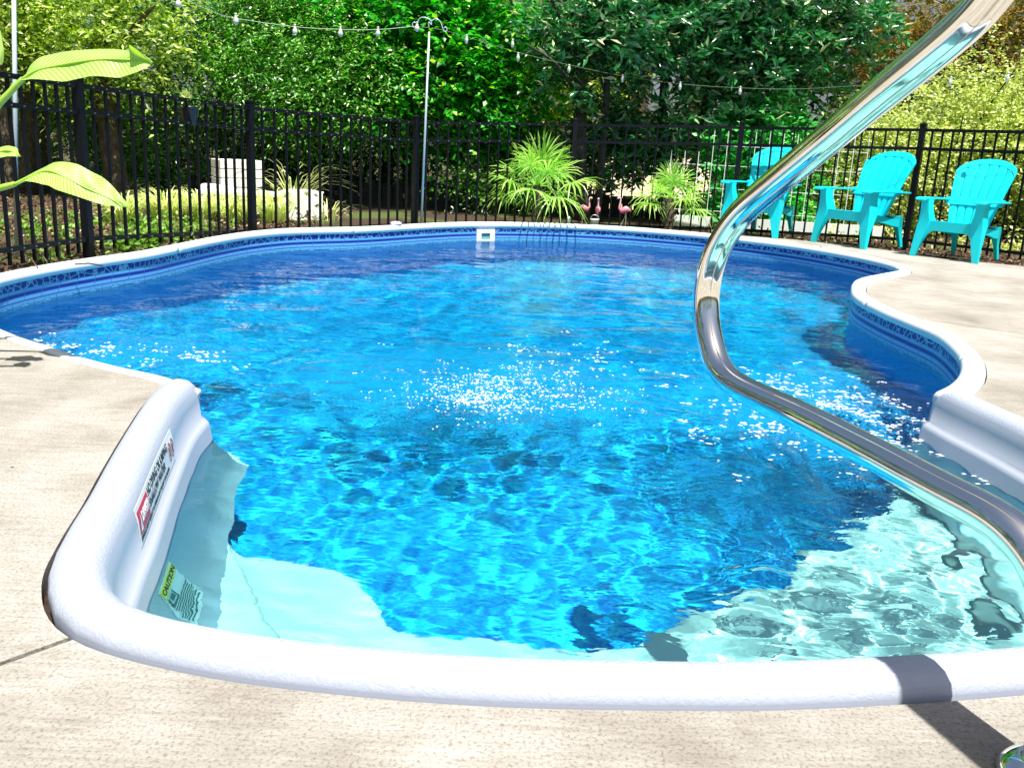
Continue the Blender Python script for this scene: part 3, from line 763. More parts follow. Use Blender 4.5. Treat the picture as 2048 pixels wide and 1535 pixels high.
# ------------------------------------------------------------------ adirondack chairs
def chair_parts():
    parts = []
    R = math.radians
    # seat: five curved front-to-back slats
    def seat_z(y): return .365 - .22 * (y + .30) * .62 + .06 * math.exp(-((y + .32) / .05) ** 2) * 0
    for k in range(5):
        g = MB(); x0 = -.235 + k * .095; rows = []
        for y in [-.315, -.305, -.28, -.2, -.1, 0, .08, .14]:
            z = seat_z(y) - (.03 if y < -.31 else (.008 if y < -.30 else 0))
            rows.append([Vector((x0 + .004, y, z - .022)), Vector((x0 + .004, y, z)), Vector((x0 + .087, y, z)), Vector((x0 + .087, y, z - .022))])
        g.grid(rows, True); g.f += [(0, 1, 2, 3), (28, 29, 30, 31)]; parts.append(('seat_slat', g.mesh('seat_slat')))
    # apron under the front edge with arched lower line, flowing into the front legs
    g = MB(); rows = []
    for k in range(17):
        x = -.27 + .54 * k / 16; arch = .285 - .0 + 0; e = abs(x) / .27
        zb = .262 - .10 * max(0, (e - .66) / .34) ** 2
        rows.append([Vector((x, -.325, zb)), Vector((x, -.325, .362)), Vector((x, -.300, .362)), Vector((x, -.300, zb))])
    g.grid(rows, True); parts.append(('front_apron', g.mesh('front_apron')))
    # front legs: broad tapered boards from floor up to the arms, splayed outwards at the foot
    for s in (-1, 1):
        g = MB(); rows = []
        for z, xo, w, y, d in [(0, .348, .066, -.375, .05), (.03, .343, .072, -.372, .052), (.15, .322, .096, -.362, .07), (.27, .300, .122, -.350, .11), (.36, .288, .128, -.342, .15), (.45, .296, .095, -.345, .13), (.53, .302, .088, -.350, .12), (.575, .308, .098, -.350, .14)]:
            rows.append([Vector((s * (xo - w / 2), y, z)), Vector((s * (xo + w / 2), y, z)), Vector((s * (xo + w / 2 - .008), y + d, z)), Vector((s * (xo - w / 2 + .008), y + d, z))])
        g.grid(rows, True); g.f += [(0, 1, 2, 3), (28, 29, 30, 31)]; parts.append(('front_leg', g.mesh('front_leg')))
        # rear legs: curved and splayed back
        g = MB(); rows = []
        for z, xo, w, y, d in [(0, .245, .035, .34, .045), (.06, .240, .038, .325, .05), (.15, .232, .045, .29, .06), (.23, .228, .07, .24, .09), (.29, .225, .10, .17, .14), (.33, .225, .11, .12, .16)]:
            rows.append([Vector((s * (xo - w / 2), y, z)), Vector((s * (xo + w / 2), y, z)), Vector((s * (xo + w / 2), y + d, z)), Vector((s * (xo - w / 2), y + d, z))])
        g.grid(rows, True); g.f += [(0, 1, 2, 3), (20, 21, 22, 23)]; parts.append(('rear_leg', g.mesh('rear_leg')))
        # armrest: flat paddle, wide in front
        g = MB(); rows = []
        for y, w, xo, z in [(-.42, .10, .325, .566), (-.405, .125, .325, .576), (-.36, .135, .326, .582), (-.2, .13, .328, .583), (0, .112, .325, .580), (.15, .10, .318, .578), (.27, .085, .30, .576), (.33, .07, .275, .575)]:
            rows.append([Vector((s * (xo - w / 2), y, z - .018)), Vector((s * (xo - w / 2), y, z)), Vector((s * (xo + w / 2), y, z)), Vector((s * (xo + w / 2), y, z - .018))])
        g.grid(rows, True); g.f += [(0, 1, 2, 3), (28, 29, 30, 31)]; parts.append(('armrest', g.mesh('armrest')))
        # side rail joining seat, leg and back
        g = MB(); rows = []
        for y, zt, zb in [(-.30, .362, .27), (-.15, .335, .265), (0, .315, .25), (.15, .30, .22), (.26, .31, .21)]:
            x = .262
            rows.append([Vector((s * (x - .014), y, zb)), Vector((s * (x - .014), y, zt)), Vector((s * (x + .014), y, zt)), Vector((s * (x + .014), y, zb))])
        g.grid(rows, True); g.f += [(0, 1, 2, 3), (16, 17, 18, 19)]; parts.append(('side_rail', g.mesh('side_rail')))
    # fan back: six slats under one arched top
    y0, z0, y1, z1 = .10, .26, .40, .98
    def bk(u, t, off=0):     # u across (-1..1), t up (0..1)
        half = .20 + .125 * min(1, t / .78) ** .8
        x = u * half
        y = y0 + (y1 - y0) * t - .05 * math.sin(math.pi * t) * .8 + .05 * u * u * -1 * .6; z = z0 + (z1 - z0) * t
        return Vector((x, y + off, z))
    def topt(u): return .80 + .20 * math.sqrt(max(0, 1 - (abs(u) * .98) ** 2.1))
    n = 6
    for k in range(n):
        a = -1 + 2 * k / n; b = a + 2 / n; gp = .012
        ua, ub = a + (gp if k else 0), b - (gp if k < n - 1 else 0)
        g = MB(); rows = []
        for j in range(9):
            s_ = j / 8
            row = []
            for uu in (ua, (ua + ub) / 2, ub):
                tt = s_ * (topt(uu) - .075); row.append(bk(uu, tt, -.012 - (.006 if uu == (ua + ub) / 2 else 0)))
            for uu in (ub, ua):
                tt = s_ * (topt(uu) - .075); row.append(bk(uu, tt, .012))
            rows.append(row)
        g.grid(rows, True); g.f += [tuple(range(5)), tuple(range(40, 45))]; parts.append(('back_slat', g.mesh('back_slat')))
    g = MB(); rows = []
    for k in range(29):
        u = -1 + 2 * k / 28; tt = topt(u)
        rows.append([bk(u, tt - .0765, -.015), bk(u, tt, -.015), bk(u, tt, .014), bk(u, tt - .0765, .014)])
    g.grid(rows, True); g.f += [(0, 1, 2, 3), (112, 113, 114, 115)]; parts.append(('back_top', g.mesh('back_top')))
    g = MB(); rows = []
    for k in range(15):
        u = -1.12 + 2.24 * k / 14
        rows.append([bk(u, .36, -.028), bk(u, .46, -.028), bk(u, .46, .03), bk(u, .36, .03)])
    g.grid(rows, True); g.f += [(0, 1, 2, 3), (56, 57, 58, 59)]; parts.append(('back_rail', g.mesh('back_rail')))
    for nme, me in parts:
        bm = bmesh.new(); bm.from_mesh(me); bmesh.ops.remove_doubles(bm, verts=bm.verts, dist=1e-5); bmesh.ops.recalc_face_normals(bm, faces=bm.faces)
        es = [e for e in bm.edges if len(e.link_faces) == 2 and e.calc_face_angle(0) > .6]
        bmesh.ops.bevel(bm, geom=es, offset=.004, segments=2, affect='EDGES', clamp_overlap=True)
        bm.to_mesh(me); bm.free(); me.materials.append(MAT['teal'])
        me.shade_smooth(); me.set_sharp_from_angle(angle=.55)
    return parts
cparts = chair_parts()
lab = ['turquoise resin slatted armchair standing left of the other two, mostly hidden behind the steel rail', 'turquoise resin slatted armchair standing between the other two on the deck', 'turquoise resin slatted armchair at the right end of the row by the fence']
for k, (A, B, sc) in enumerate([((1446, 466), (1541, 476), .93), ((1620, 483), (1728, 499), .94), ((1823, 511), (1948, 527), .86)]):
    a, b = onz(*A), onz(*B); m = (a + b) / 2; d = b - a; ang = math.atan2(d.y, d.x)
    fwd = Vector((d.y, -d.x, 0)).normalized()
    root = empty('adirondack_chair', (0, 0, 0), label=lab[k], cat='chair', group='turquoise chairs in a row along the fence')
    root.rotation_euler = (0, 0, ang); root.scale = (sc, sc, sc * (1.06, 1.05, 1.10)[k])
    root.location = m - fwd * .375 * sc
    for nme, me in cparts: link(nme, me, None, root)

# ------------------------------------------------------------------ shepherd hook poles, string lights
hk = ony(842, 462, 9.55); top = ony(858.5, 64, 9.55); hx = (hk.x + top.x) / 2
hook = empty('shepherd_hook', (0, 0, 0), label='tall grey double shepherd hook pole standing beside a black fence post', cat='pole')
MB().tube([(hk.x, 9.55, -.05), (top.x, 9.55, top.z)], [.013, .010], 10).build('pole', MAT['pole'], hook, smooth=True)
def pxpath(pts, Y): return catmull([ony(x, y, Y) for x, y in pts], 6)
MB().tube(pxpath([(858, 54), (857, 50), (857.5, 45), (860, 47), (863, 50), (862, 43), (857, 38), (848, 35), (840, 37), (835, 45), (832, 52)], 9.55), .005, 6).build('hook_arm', MAT['pole'], hook, smooth=True)
MB().tube(pxpath([(832, 52), (828, 55), (825, 52), (825, 48), (828, 45), (831, 46)], 9.55), .005, 6).build('hook_end', MAT['pole'], hook, smooth=True)
MB().tube(pxpath([(862, 44), (868, 39), (875, 39), (881, 45), (885, 55), (887, 61), (891, 64), (894, 60), (892, 55), (888, 56)], 9.55), .005, 6).build('hook_arm', MAT['pole'], hook, smooth=True)
hook2 = empty('shepherd_hook', (0, 0, 0), label='tall grey pole rising out of view at the left end of the fence', cat='pole')
pa, pb = ony(34, 520, 6.0), ony(27, -60, 6.0)
MB().tube([(pa.x, 6.0, -.05), (pb.x, 6.0, pb.z)], .014, 10).build('pole', MAT['pole'], hook2, smooth=True)
for s in (-1, 1):
    MB().tube(catmull([(pb.x, 6, pb.z - .02), (pb.x + s * .03, 6, pb.z + .08), (pb.x + s * .12, 6, pb.z + .10), (pb.x + s * .17, 6, pb.z + .0), (pb.x + s * .20, 6, pb.z - .02), (pb.x + s * .21, 6, pb.z + .02)], 6), .005, 6).build('hook_arm', MAT['pole'], hook2, smooth=True)
gm, nt_, b_, o_ = new_mat('frosted_bulb'); b_.inputs['Base Color'].default_value = (.85, .85, .80, 1); b_.inputs['Roughness'].default_value = .15; b_.inputs['Transmission Weight'].default_value = .35
def string(pts, bulbs, label, cr_=.003, cm='cable'):
    root = empty('string_light', (0, 0, 0), label=label, cat='string lights')
    path = catmull([ony(x, y, Y) for x, y, Y in pts], 6)
    MB().tube(path, cr_, 5).build('cable', MAT[cm], root, smooth=True)
    for x, y, Y in bulbs:
        c = ony(x, y, Y); r = .024 if cm == 'cable' else .017
        g = MB(); g.lathe([(.002, .045), (.012, .040), (.012, .026), (.020, .014), (r, -.002), (r * .9, -.018), (r * .5, -.029), (.001, -.031)], 12)
        o = g.build('bulb', gm, root, smooth=True); o.location = c
        g = MB(); g.lathe([(.001, .062), (.010, .060), (.011, .04), (.002, .038)], 8); s_ = g.build('socket', MAT['cable'], o, smooth=True)
    return root
string([(250, -40, 7.2), (357, -6, 7.6), (420, 22, 7.9), (472, 37, 8.2), (590, 54, 8.7), (681, 59, 9.0), (756, 59.5, 9.3), (828, 53, 9.55)], [(357, 8, 7.6), (472, 42, 8.2), (590, 63, 8.7), (681, 67, 9.0), (756, 67, 9.3), (834, 57, 9.5)], 'string of round bulbs hanging from the hook pole toward the upper left')
string([(832, 54, 9.55), (858, 56, 9.56), (888, 61, 9.55), (933, 74, 9.9), (1036, 105, 10.6), (1138, 130, 11.0), (1245, 152, 11.2), (1360, 168, 11.0), (1480, 176, 10.7), (1600, 178, 10.3), (1760, 168, 9.7), (1900, 158, 9.2), (2015, 148, 8.8), (2150, 130, 8.4)], [(933, 82, 9.9), (1025, 90, 10.5), (1036, 117, 10.6), (1138, 140, 11.0), (1245, 160, 11.2), (1360, 175, 11.0), (1480, 184, 10.7), (1900, 166, 9.2), (2015, 158, 8.8)], 'string of round bulbs running right from the hook pole toward the conifer', .002, 'dcable')

exec_veg = True
# ------------------------------------------------------------------ foliage engine
def leaves(name, base, direc, nper, L, Wd, mat, parent=None, droop=.25, spread=.9, seed=0, jit=.35, flat=.6, twl=None):
    """base (n,3) twig starts, direc (n,3) twig vectors (length = twig length); leaves along each twig"""
    r = np.random.default_rng(seed); n = len(base)
    t = (np.arange(nper) + .5) / nper
    B = np.repeat(base, nper, 0); D = np.repeat(direc, nper, 0); T = np.tile(t, n)[:, None]
    ln = np.linalg.norm(D, axis=1, keepdims=True); u = D / ln
    P = B + D * T + r.normal(0, .015, B.shape); P[:, 2:3] -= droop * ln * T * T
    side = np.cross(u, [0, 0, 1.0]); side /= np.linalg.norm(side, axis=1, keepdims=True) + 1e-6
    sg = np.where(np.arange(len(P)) % 2 == 0, 1, -1)[:, None]
    ld = u * .6 + side * sg * spread + r.normal(0, jit, P.shape) + np.array([0, 0, -droop]); ld /= np.linalg.norm(ld, axis=1, keepdims=True)
    nr = np.array([0, 0, 1.0]) * flat + r.normal(0, .5, P.shape) + np.array([sd.x, sd.y, 0]) * .25
    sv = np.cross(ld, nr); sv /= np.linalg.norm(sv, axis=1, keepdims=True) + 1e-6
    nv = np.cross(sv, ld)
    s = r.uniform(.65, 1.15, (len(P), 1)); l_ = L * s; w_ = Wd * s
    p0 = P; p1 = P + ld * l_ * .45 + sv * w_ * .5 + nv * w_ * .12; p2 = P + ld * l_ - nv * l_ * .08; p3 = P + ld * l_ * .45 - sv * w_ * .5 + nv * w_ * .12
    V = np.stack([p0, p1, p2, p3], 1).reshape(-1, 3); k = np.arange(len(P)) * 4
    Fc = np.stack([k, k + 1, k + 2, k, k + 2, k + 3], 1).reshape(-1, 3)
    me = bpy.data.meshes.new(name); me.vertices.add(len(V)); me.vertices.foreach_set('co', V.ravel().astype(np.float32))
    me.loops.add(Fc.size); me.loops.foreach_set('vertex_index', Fc.ravel().astype(np.int32))
    me.polygons.add(len(Fc)); me.polygons.foreach_set('loop_start', (np.arange(len(Fc)) * 3).astype(np.int32)); me.polygons.foreach_set('loop_total', np.full(len(Fc), 3, np.int32))
    me.update(calc_edges=True)
    me.materials.append(mat); o = bpy.data.objects.new(name, me); COL.objects.link(o)
    if parent is not None: o.parent = parent
    return o
def clump_twigs(clumps, ntw, tl, r, updir=.2):
    """clumps: (n,4) centre + radius -> twig starts on a shell pointing outwards"""
    C = np.repeat(np.array(clumps), ntw, 0); n = len(C)
    d = r.normal(0, 1, (n, 3)); d /= np.linalg.norm(d, axis=1, keepdims=True)
    b = C[:, :3] + d * C[:, 3:4] * r.uniform(.35, 1, (n, 1)) * np.array([1, 1, .72])
    v = d * .8 + r.normal(0, .45, (n, 3)) + np.array([0, 0, updir]); v /= np.linalg.norm(v, axis=1, keepdims=True)
    return b, v * tl * r.uniform(.6, 1.3, (n, 1))
def ell(c, rad, n, r, cr=(.25, .5), shell=.55):
    d = r.normal(0, 1, (n, 3)); d /= np.linalg.norm(d, axis=1, keepdims=True)
    k = shell + (1 - shell) * r.uniform(0, 1, (n, 1))
    return np.hstack([np.array(c) + d * k * np.array(rad), r.uniform(cr[0], cr[1], (n, 1))])
LM = {
 'yellow': leaf_mat('leaf_yellow_green', (.10, .22, .012), (.58, .74, .12), (.95, .95, .60), .42, .4, .7),
 'dark': leaf_mat('leaf_dark_green', (.006, .035, .004), (.10, .36, .03), (.75, .80, .35), .32, .3, 1.0),
 'mid': leaf_mat('leaf_mid_green', (.006, .07, .006), (.15, .52, .04), (.80, .88, .38), .34, .32, .9),
 'maple': leaf_mat('leaf_maple', (.003, .09, .005), (.04, .52, .02), (.50, .82, .10), .38, .38, .8),
 'lime': leaf_mat('leaf_lime', (.08, .25, .012), (.50, .66, .05), (.90, .88, .45), .42, .45, .6),
 'magn': leaf_mat('leaf_magnolia', (.005, .07, .018), (.06, .34, .08), (.85, .82, .45), .26, .2, 1.0),  # pale third tone paints the white highlights of the glossy leaves
 'fresh': leaf_mat('leaf_fresh', (.01, .32, .04), (.15, .70, .14), (.70, .90, .55), .40, .45, .6),
 'cream': leaf_mat('leaf_cream', (.16, .25, .03), (.72, .80, .24), (.95, .93, .62), .45, .35, .6),
 'rust': leaf_mat('leaf_rust', (.05, .07, .012), (.36, .26, .04), (.60, .24, .04), .55, .3),
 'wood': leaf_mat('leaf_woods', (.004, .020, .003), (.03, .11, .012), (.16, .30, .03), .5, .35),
 'palm': leaf_mat('palm_blade', (.16, .45, .02), (.60, .82, .22), (.85, .92, .60), .36, .45, .7),
 'grass': leaf_mat('striped_grass', (.40, .50, .10), (.80, .84, .42), (.95, .95, .80), .5, .4),
 'weed': leaf_mat('low_weed', (.06, .22, .02), (.28, .50, .06), (.5, .6, .2), .5, .35),
}
def trunk(name, pts, r0, r1, mat, parent):
    p = resample(catmull(pts, 5), n=14); rr = [r0 + (r1 - r0) * i / 13 for i in range(14)]; rr[0] *= 1.35; rr[1] *= 1.12
    mb = MB(); n = 14; mb.tube(p, rr, n)
    vs = []
    for q, v in enumerate(mb.v):
        i = q // n; c = p[min(i, 13)]; d = Vector(v) - c; k = 1 + .10 * math.sin(5 * (q % n) + i * .6) + .06 * random.uniform(-1, 1)
        vs.append(tuple(c + d * k))
    mb.v = vs
    return mb.build(name, mat, parent, smooth=True)
DENS = 2.6
def tree(label, base, crowns, leafm, L, Wd, trunks, barkm, seed, cat='tree', name='broadleaf_tree', nper=9, ntw=9, tl=.38, droop=.25, flat=.6, spread=.9, limbs=True):
    r = np.random.default_rng(seed); root = empty(name, base, label=label, cat=cat)
    b = Vector(base)
    for (px, top_, r0, r1) in trunks:
        s = Vector((px[0], px[1], -.06)) - b; e = Vector(top_) - b; m = s.lerp(e, .5) + Vector((random.uniform(-.08, .08), random.uniform(-.08, .08), 0))
        trunk('trunk', [s, m, e], r0, r1, barkm, root)
        if limbs:
            for q in range(5):
                a = m.lerp(e, q / 5); dd = Vector((random.uniform(-1, 1), random.uniform(-1, .6), random.uniform(.2, .8))).normalized() * random.uniform(.8, 1.6)
                MB().tube(catmull([a, a + dd * .5 + Vector((0, 0, .1)), a + dd], 4), [r1 * .6 * (1 - .08 * i) for i in range(9)], 6).build('limb', barkm, root, smooth=True)
    allc = []
    for (c, rad, n, cr, sc) in crowns:
        allc.append((ell(Vector(c) - b, rad, int(n * (DENS if sc < 1.5 else 1.2)), r, cr, .2), sc))
    for cl, sc in allc:
        bs, dv = clump_twigs(cl, ntw, tl * sc, r)
        o = leaves('foliage', bs, dv, nper, L * sc, Wd * sc, leafm, root, droop, spread, seed, flat=flat); o['kind'] = 'stuff'
    return root
V = Vector
# ---- trees and shrubs beyond the fence -------------------------------------------------
def P_(x, y, Y): return tuple(ony(x, y, Y))
def G(x, Y): p = ony(x, 400, Y); return (p.x, Y, -.05)
tree('sunlit yellow green tree with three slim trunks beyond the left end of the fence', G(60, 12.5),
     [(P_(60, 20, 11.3), (2.1, .8, 1.3), 105, (.25, .5), 1), (P_(-150, -300, 15.2), (3.4, 1.8, 2.4), 60, (.4, .8), 2.4)], LM['yellow'], .085, .036, 
     [(G(22, 11.0), P_(15, -60, 11.2), .07, .05), (G(52, 11.5), P_(48, -80, 11.8), .11, .08), (G(84, 12), P_(92, -60, 12.2), .10, .07)], MAT['bark'], 21, limbs=False)
tree('leafy green shrub seen through the pickets between the left trunks and the thick trunk', G(180, 13),
     [(P_(160, 215, 12.6), (1.25, .7, .75), 48, (.2, .4), 1), (P_(290, 330, 12.9), (.8, .6, .5), 20, (.2, .35), 1)], LM['mid'], .075, .03, [(G(190, 12.8), P_(190, 230, 12.8), .03, .02)], MAT['darkbark'], 22, 'shrub', 'shrub')
tree('dark green tree with a thick ridged trunk standing behind the second fence panel', G(228, 12),
     [(P_(430, 90, 12.9), (1.9, 1.0, 1.35), 95, (.25, .5), 1), (P_(400, 270, 13.0), (1.3, .7, .5), 22, (.2, .4), 1), (P_(380, -330, 15.4), (3.2, 1.8, 2.6), 60, (.4, .8), 2.4)], LM['dark'], .07, .032,
     [(G(236, 11.6), P_(208, -80, 12), .14, .10), (G(330, 13.4), P_(330, -60, 13.4), .10, .07), (G(455, 13.6), P_(452, -80, 13.6), .09, .07)], MAT['bark'], 23)
tree('bright feathery tree with layered boughs left of the hook pole', G(640, 12.4),
     [(P_(640, 150, 12.0), (1.35, .7, .85), 85, (.2, .4), 1), (P_(560, 20, 12.4), (1.2, .7, .7), 36, (.2, .4), 1), (P_(640, 235, 12.4), (1.0, .5, .3), 16, (.15, .3), 1), (P_(640, -300, 15.0), (2.6, 1.5, 2.2), 45, (.4, .8), 2.2)], LM['mid'], .062, .028,
     [(G(640, 12.8), P_(650, -60, 12.8), .08, .05)], MAT['darkbark'], 24, ntw=11, nper=11, droop=.45, flat=1.2)
tree('vivid green maple hanging broad flat sprays behind the hook pole', G(880, 13),
     [(P_(860, 40, 12.6), (1.9, .8, .8), 70, (.25, .45), 1), (P_(900, 180, 12.4), (1.6, .7, .7), 62, (.2, .4), 1), (P_(990, 280, 12.8), (.9, .5, .45), 22, (.2, .3), 1), (P_(880, -300, 15.2), (2.6, 1.5, 2.2), 46, (.4, .8), 2.2)], LM['maple'], .10, .075,
     [(G(770, 13.2), P_(775, -60, 13.2), .09, .06)], MAT['darkbark'], 25, ntw=8, nper=9, droop=.35, flat=1.4)
tree('yellow green tree filling the gap between maple and dark magnolia', G(1060, 14.2),
     [(P_(1060, 90, 14.0), (1.5, .8, 1.5), 72, (.2, .45), 1), (P_(1080, -200, 15.6), (1.8, 1.2, 1.6), 26, (.4, .8), 2.0)], LM['lime'], .085, .045,
     [(G(1100, 14.4), P_(1110, -60, 14.4), .07, .05)], MAT['darkbark'], 26)
mag = tree('glossy dark magnolia tree with several slim trunks right of the big palm', G(1180, 11.9),
     [(P_(1290, 60, 11.9), (1.5, .8, 1.15), 55, (.2, .4), 1), (P_(1540, 70, 11.9), (1.4, .8, 1.2), 50, (.2, .4), 1), (P_(1260, 300, 12.3), (1.0, .5, .55), 16, (.2, .35), 1)], LM['magn'], .16, .045,
     [(G(1168, 11.7), P_(1160, -60, 11.9), .075, .05), (G(1196, 11.8), P_(1215, -60, 11.9), .05, .03), (G(1330, 12.2), P_(1345, -40, 12.3), .06, .04), (G(1370, 12.2), P_(1440, -20, 12.2), .04, .03)], MAT['darkbark'], 27, ntw=10, nper=10, tl=.20, droop=.05, flat=.35, spread=.75)
tree('fresh green bush growing through the white wire panels', G(1500, 11.9),
     [(P_(1510, 290, 11.9), (.75, .4, .55), 40, (.15, .3), 1), (P_(1500, 420, 11.8), (.95, .35, .5), 34, (.15, .3), 1)], LM['fresh'], .085, .05, [(G(1505, 11.9), P_(1505, 330, 11.9), .03, .02)], MAT['darkbark'], 28, 'bush', 'bush')
tree('wide cream leafed hedge bush behind the right hand chairs', G(1880, 12.2),
     [(P_(1760, 330, 12.0), (1.1, .6, .95), 60, (.15, .35), 1), (P_(1960, 290, 12.2), (1.3, .7, 1.15), 75, (.15, .35), 1), (P_(2200, 320, 11.6), (1.2, .8, 1.1), 34, (.15, .35), 1.3), (P_(1700, 450, 11.8), (.8, .4, .4), 18, (.15, .3), 1)], LM['cream'], .06, .034, [(G(1900, 12.2), P_(1905, 330, 12.2), .05, .03)], MAT['darkbark'], 29, 'bush', 'hedge_bush', ntw=12, nper=11)
tree('rusty dark conifer leaning into the upper right behind the steel rail', G(2050, 14.5),
     [(P_(1990, 60, 14.0), (1.3, .8, 1.1), 45, (.25, .5), 1), (P_(1750, 60, 14.6), (1.3, .7, 1.0), 34, (.25, .5), 1)], LM['rust'], .10, .022, [(G(2060, 14.6), P_(1960, -60, 14.4), .09, .06)], MAT['darkbark'], 30, nper=12, droop=.5)
tree('low thin leafed shrub left of the big palm against the dark boards', G(985, 12.0),
     [(P_(960, 370, 11.9), (.6, .3, .3), 9, (.12, .25), 1), (P_(1060, 400, 12.1), (.4, .3, .2), 5, (.1, .2), 1)], LM['dark'], .055, .035, [(G(980, 12), P_(985, 390, 12), .015, .01)], MAT['darkbark'], 31, 'shrub', 'shrub', ntw=6, nper=7)
tree('undergrowth bush with shade put into its leaf colour below the feathery tree', G(700, 13.4),
     [(P_(700, 330, 13.2), (2.0, .5, .45), 34, (.2, .35), 1), (P_(520, 350, 13.4), (1.2, .5, .4), 18, (.2, .35), 1)], LM['wood'], .07, .035, [(G(700, 13.4), P_(700, 350, 13.4), .03, .02)], MAT['darkbark'], 32, 'bush', 'bush')  # darker leaf colour chosen to stand for the shade here

# the wood behind everything: one mass
r = np.random.default_rng(40)
cl = np.hstack([np.stack([r.uniform(-16, 20, 520), r.uniform(16, 20, 520), r.uniform(-.2, 1, 520)], 1), r.uniform(.5, 1.1, (520, 1))])
cl[:, 2] = cl[:, 2] * np.where(cl[:, 0] < 2.5, 6.8, 4.6); bs, dv = clump_twigs(cl, 10, .7, r)
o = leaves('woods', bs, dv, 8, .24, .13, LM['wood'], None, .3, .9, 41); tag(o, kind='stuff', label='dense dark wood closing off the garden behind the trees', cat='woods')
TL_ = ['behind the three slim trunks at the far left', 'behind the thick ridged trunk', 'behind the pale block pillar', 'behind the hook pole', 'behind the larger palm', 'behind the turquoise chair nearest the rail', 'behind the cream leafed hedge']
for (nm_, x0_, x1_, y0_, y1_, sd_, lb_) in [('woods', -15, -10.5, -6, 15, 42, 'dark wood on the left side of the garden'), ('woods', 11.5, 16, 3, 15, 43, 'dark wood on the right side of the garden'), ('woods', -12, 14, -17, -14, 44, 'dark wood behind the near deck')]:
    n_ = 150; cl = np.hstack([np.stack([r.uniform(x0_, x1_, n_), r.uniform(y0_, y1_, n_), r.uniform(0, 5.2 if sd_ == 43 else 7, n_)], 1), r.uniform(.7, 1.3, (n_, 1))])
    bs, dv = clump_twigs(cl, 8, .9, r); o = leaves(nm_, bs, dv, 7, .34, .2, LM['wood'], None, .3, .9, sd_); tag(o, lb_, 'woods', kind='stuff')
for i in range(7):
    x = -8.5 + i * 2.4 + random.uniform(-.8, .8); y = random.uniform(15.5, 17.5)
    rt_ = empty('tree', (x, y, -.05), label='tall woodland trunk far back ' + TL_[i], cat='tree', group='trunks in the wood behind the garden')
    trunk('trunk', [V((0, 0, 0)), V((random.uniform(-.2, .2), 0, 3.5)), V((random.uniform(-.4, .4), 0, 8))], random.uniform(.14, .24), .12, MAT['bark'], rt_)
    cc = ell((0, 0, 7.2), (1.8, 1.6, 1.6), 9, r, (.5, .9)); b2, d2 = clump_twigs(cc, 8, .8, r)
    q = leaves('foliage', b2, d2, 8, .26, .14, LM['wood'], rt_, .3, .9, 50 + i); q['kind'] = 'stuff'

# pale sunlit bank seen under the magnolia
m_bank = plain('sandy_bank', (.62, .50, .34), .9, var=.2, scale=3)
a = ony(1190, 405, 14.6); b = ony(1350, 330, 14.6)
g = MB(); rows = []
for k in range(13):
    x = a.x - .6 + (b.x - a.x + 1.2) * k / 12
    rows.append([V((x, 14.2, -.05)), V((x, 14.6, (b.z - .1) * .6 + .1 * math.sin(k))), V((x, 15.0, b.z + .04 * math.sin(2.1 * k))), V((x, 16.0, b.z + .1)), V((x, 17.0, -.05))])
g.grid(rows); tag(g.build('sand_bank', m_bank, None, smooth=True), kind='structure')

# ---- board fence, deep in the shade behind
bf = empty('board_fence', (0, 0, 0), label='low dark weathered board fence in the shade behind the palms', cat='fence')
A, B = V((-4.6, 12.9, 0)), V((8.6, 12.4, 0)); nb = 84
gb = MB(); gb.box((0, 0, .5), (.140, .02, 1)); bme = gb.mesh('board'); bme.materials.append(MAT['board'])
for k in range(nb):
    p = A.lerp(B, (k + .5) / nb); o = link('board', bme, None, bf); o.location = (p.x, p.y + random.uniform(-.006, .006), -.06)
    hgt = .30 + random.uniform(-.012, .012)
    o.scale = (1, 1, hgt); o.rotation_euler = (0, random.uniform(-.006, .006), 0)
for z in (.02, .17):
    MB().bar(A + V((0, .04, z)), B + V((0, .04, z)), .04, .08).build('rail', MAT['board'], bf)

# ---- white wire panels
wf = empty('wire_panel', (0, 0, 0), label='white garden wire panels standing in front of the fresh green bush', cat='wire fence')
wa, wb = ony(1330, 452, 11.35), ony(1712, 470, 11.1)
zt = 1.12; nv = 15
for k in range(nv):
    p = wa.lerp(wb, k / (nv - 1)); MB().bar((p.x, p.y, -.04), (p.x, p.y, zt - .25 * (k < 3)), .007).build('wire', MAT['wire'], wf)
for z in (.06, .18, .45, .72, .95):
    MB().bar((wa.x, wa.y, z), (wb.x, wb.y, z), .007).build('wire', MAT['wire'], wf)
# low white edging boards behind the chairs
for (x0, x1, y0, y1, lb) in [(1335, 1425, 448, 452, 'white edging board behind the small palm'), (1480, 1760, 462, 488, 'long white edging board behind the chairs')]:
    a, b = onz(x0, y0 + 4, 0), onz(x1, y1 + 4, 0); a = ony(x0, y0, 11.15); b = ony(x1, y1, 10.9 if x1 > 1500 else 11.15)
    g = MB(); g.bar((a.x, a.y, .06), (b.x, b.y, .06), .03, .12); g.build('edging_board', MAT['wire']); tag(COL.objects[-1] if False else bpy.data.objects['edging_board' if x0 == 1335 else 'edging_board.001'], lb, 'edging board')

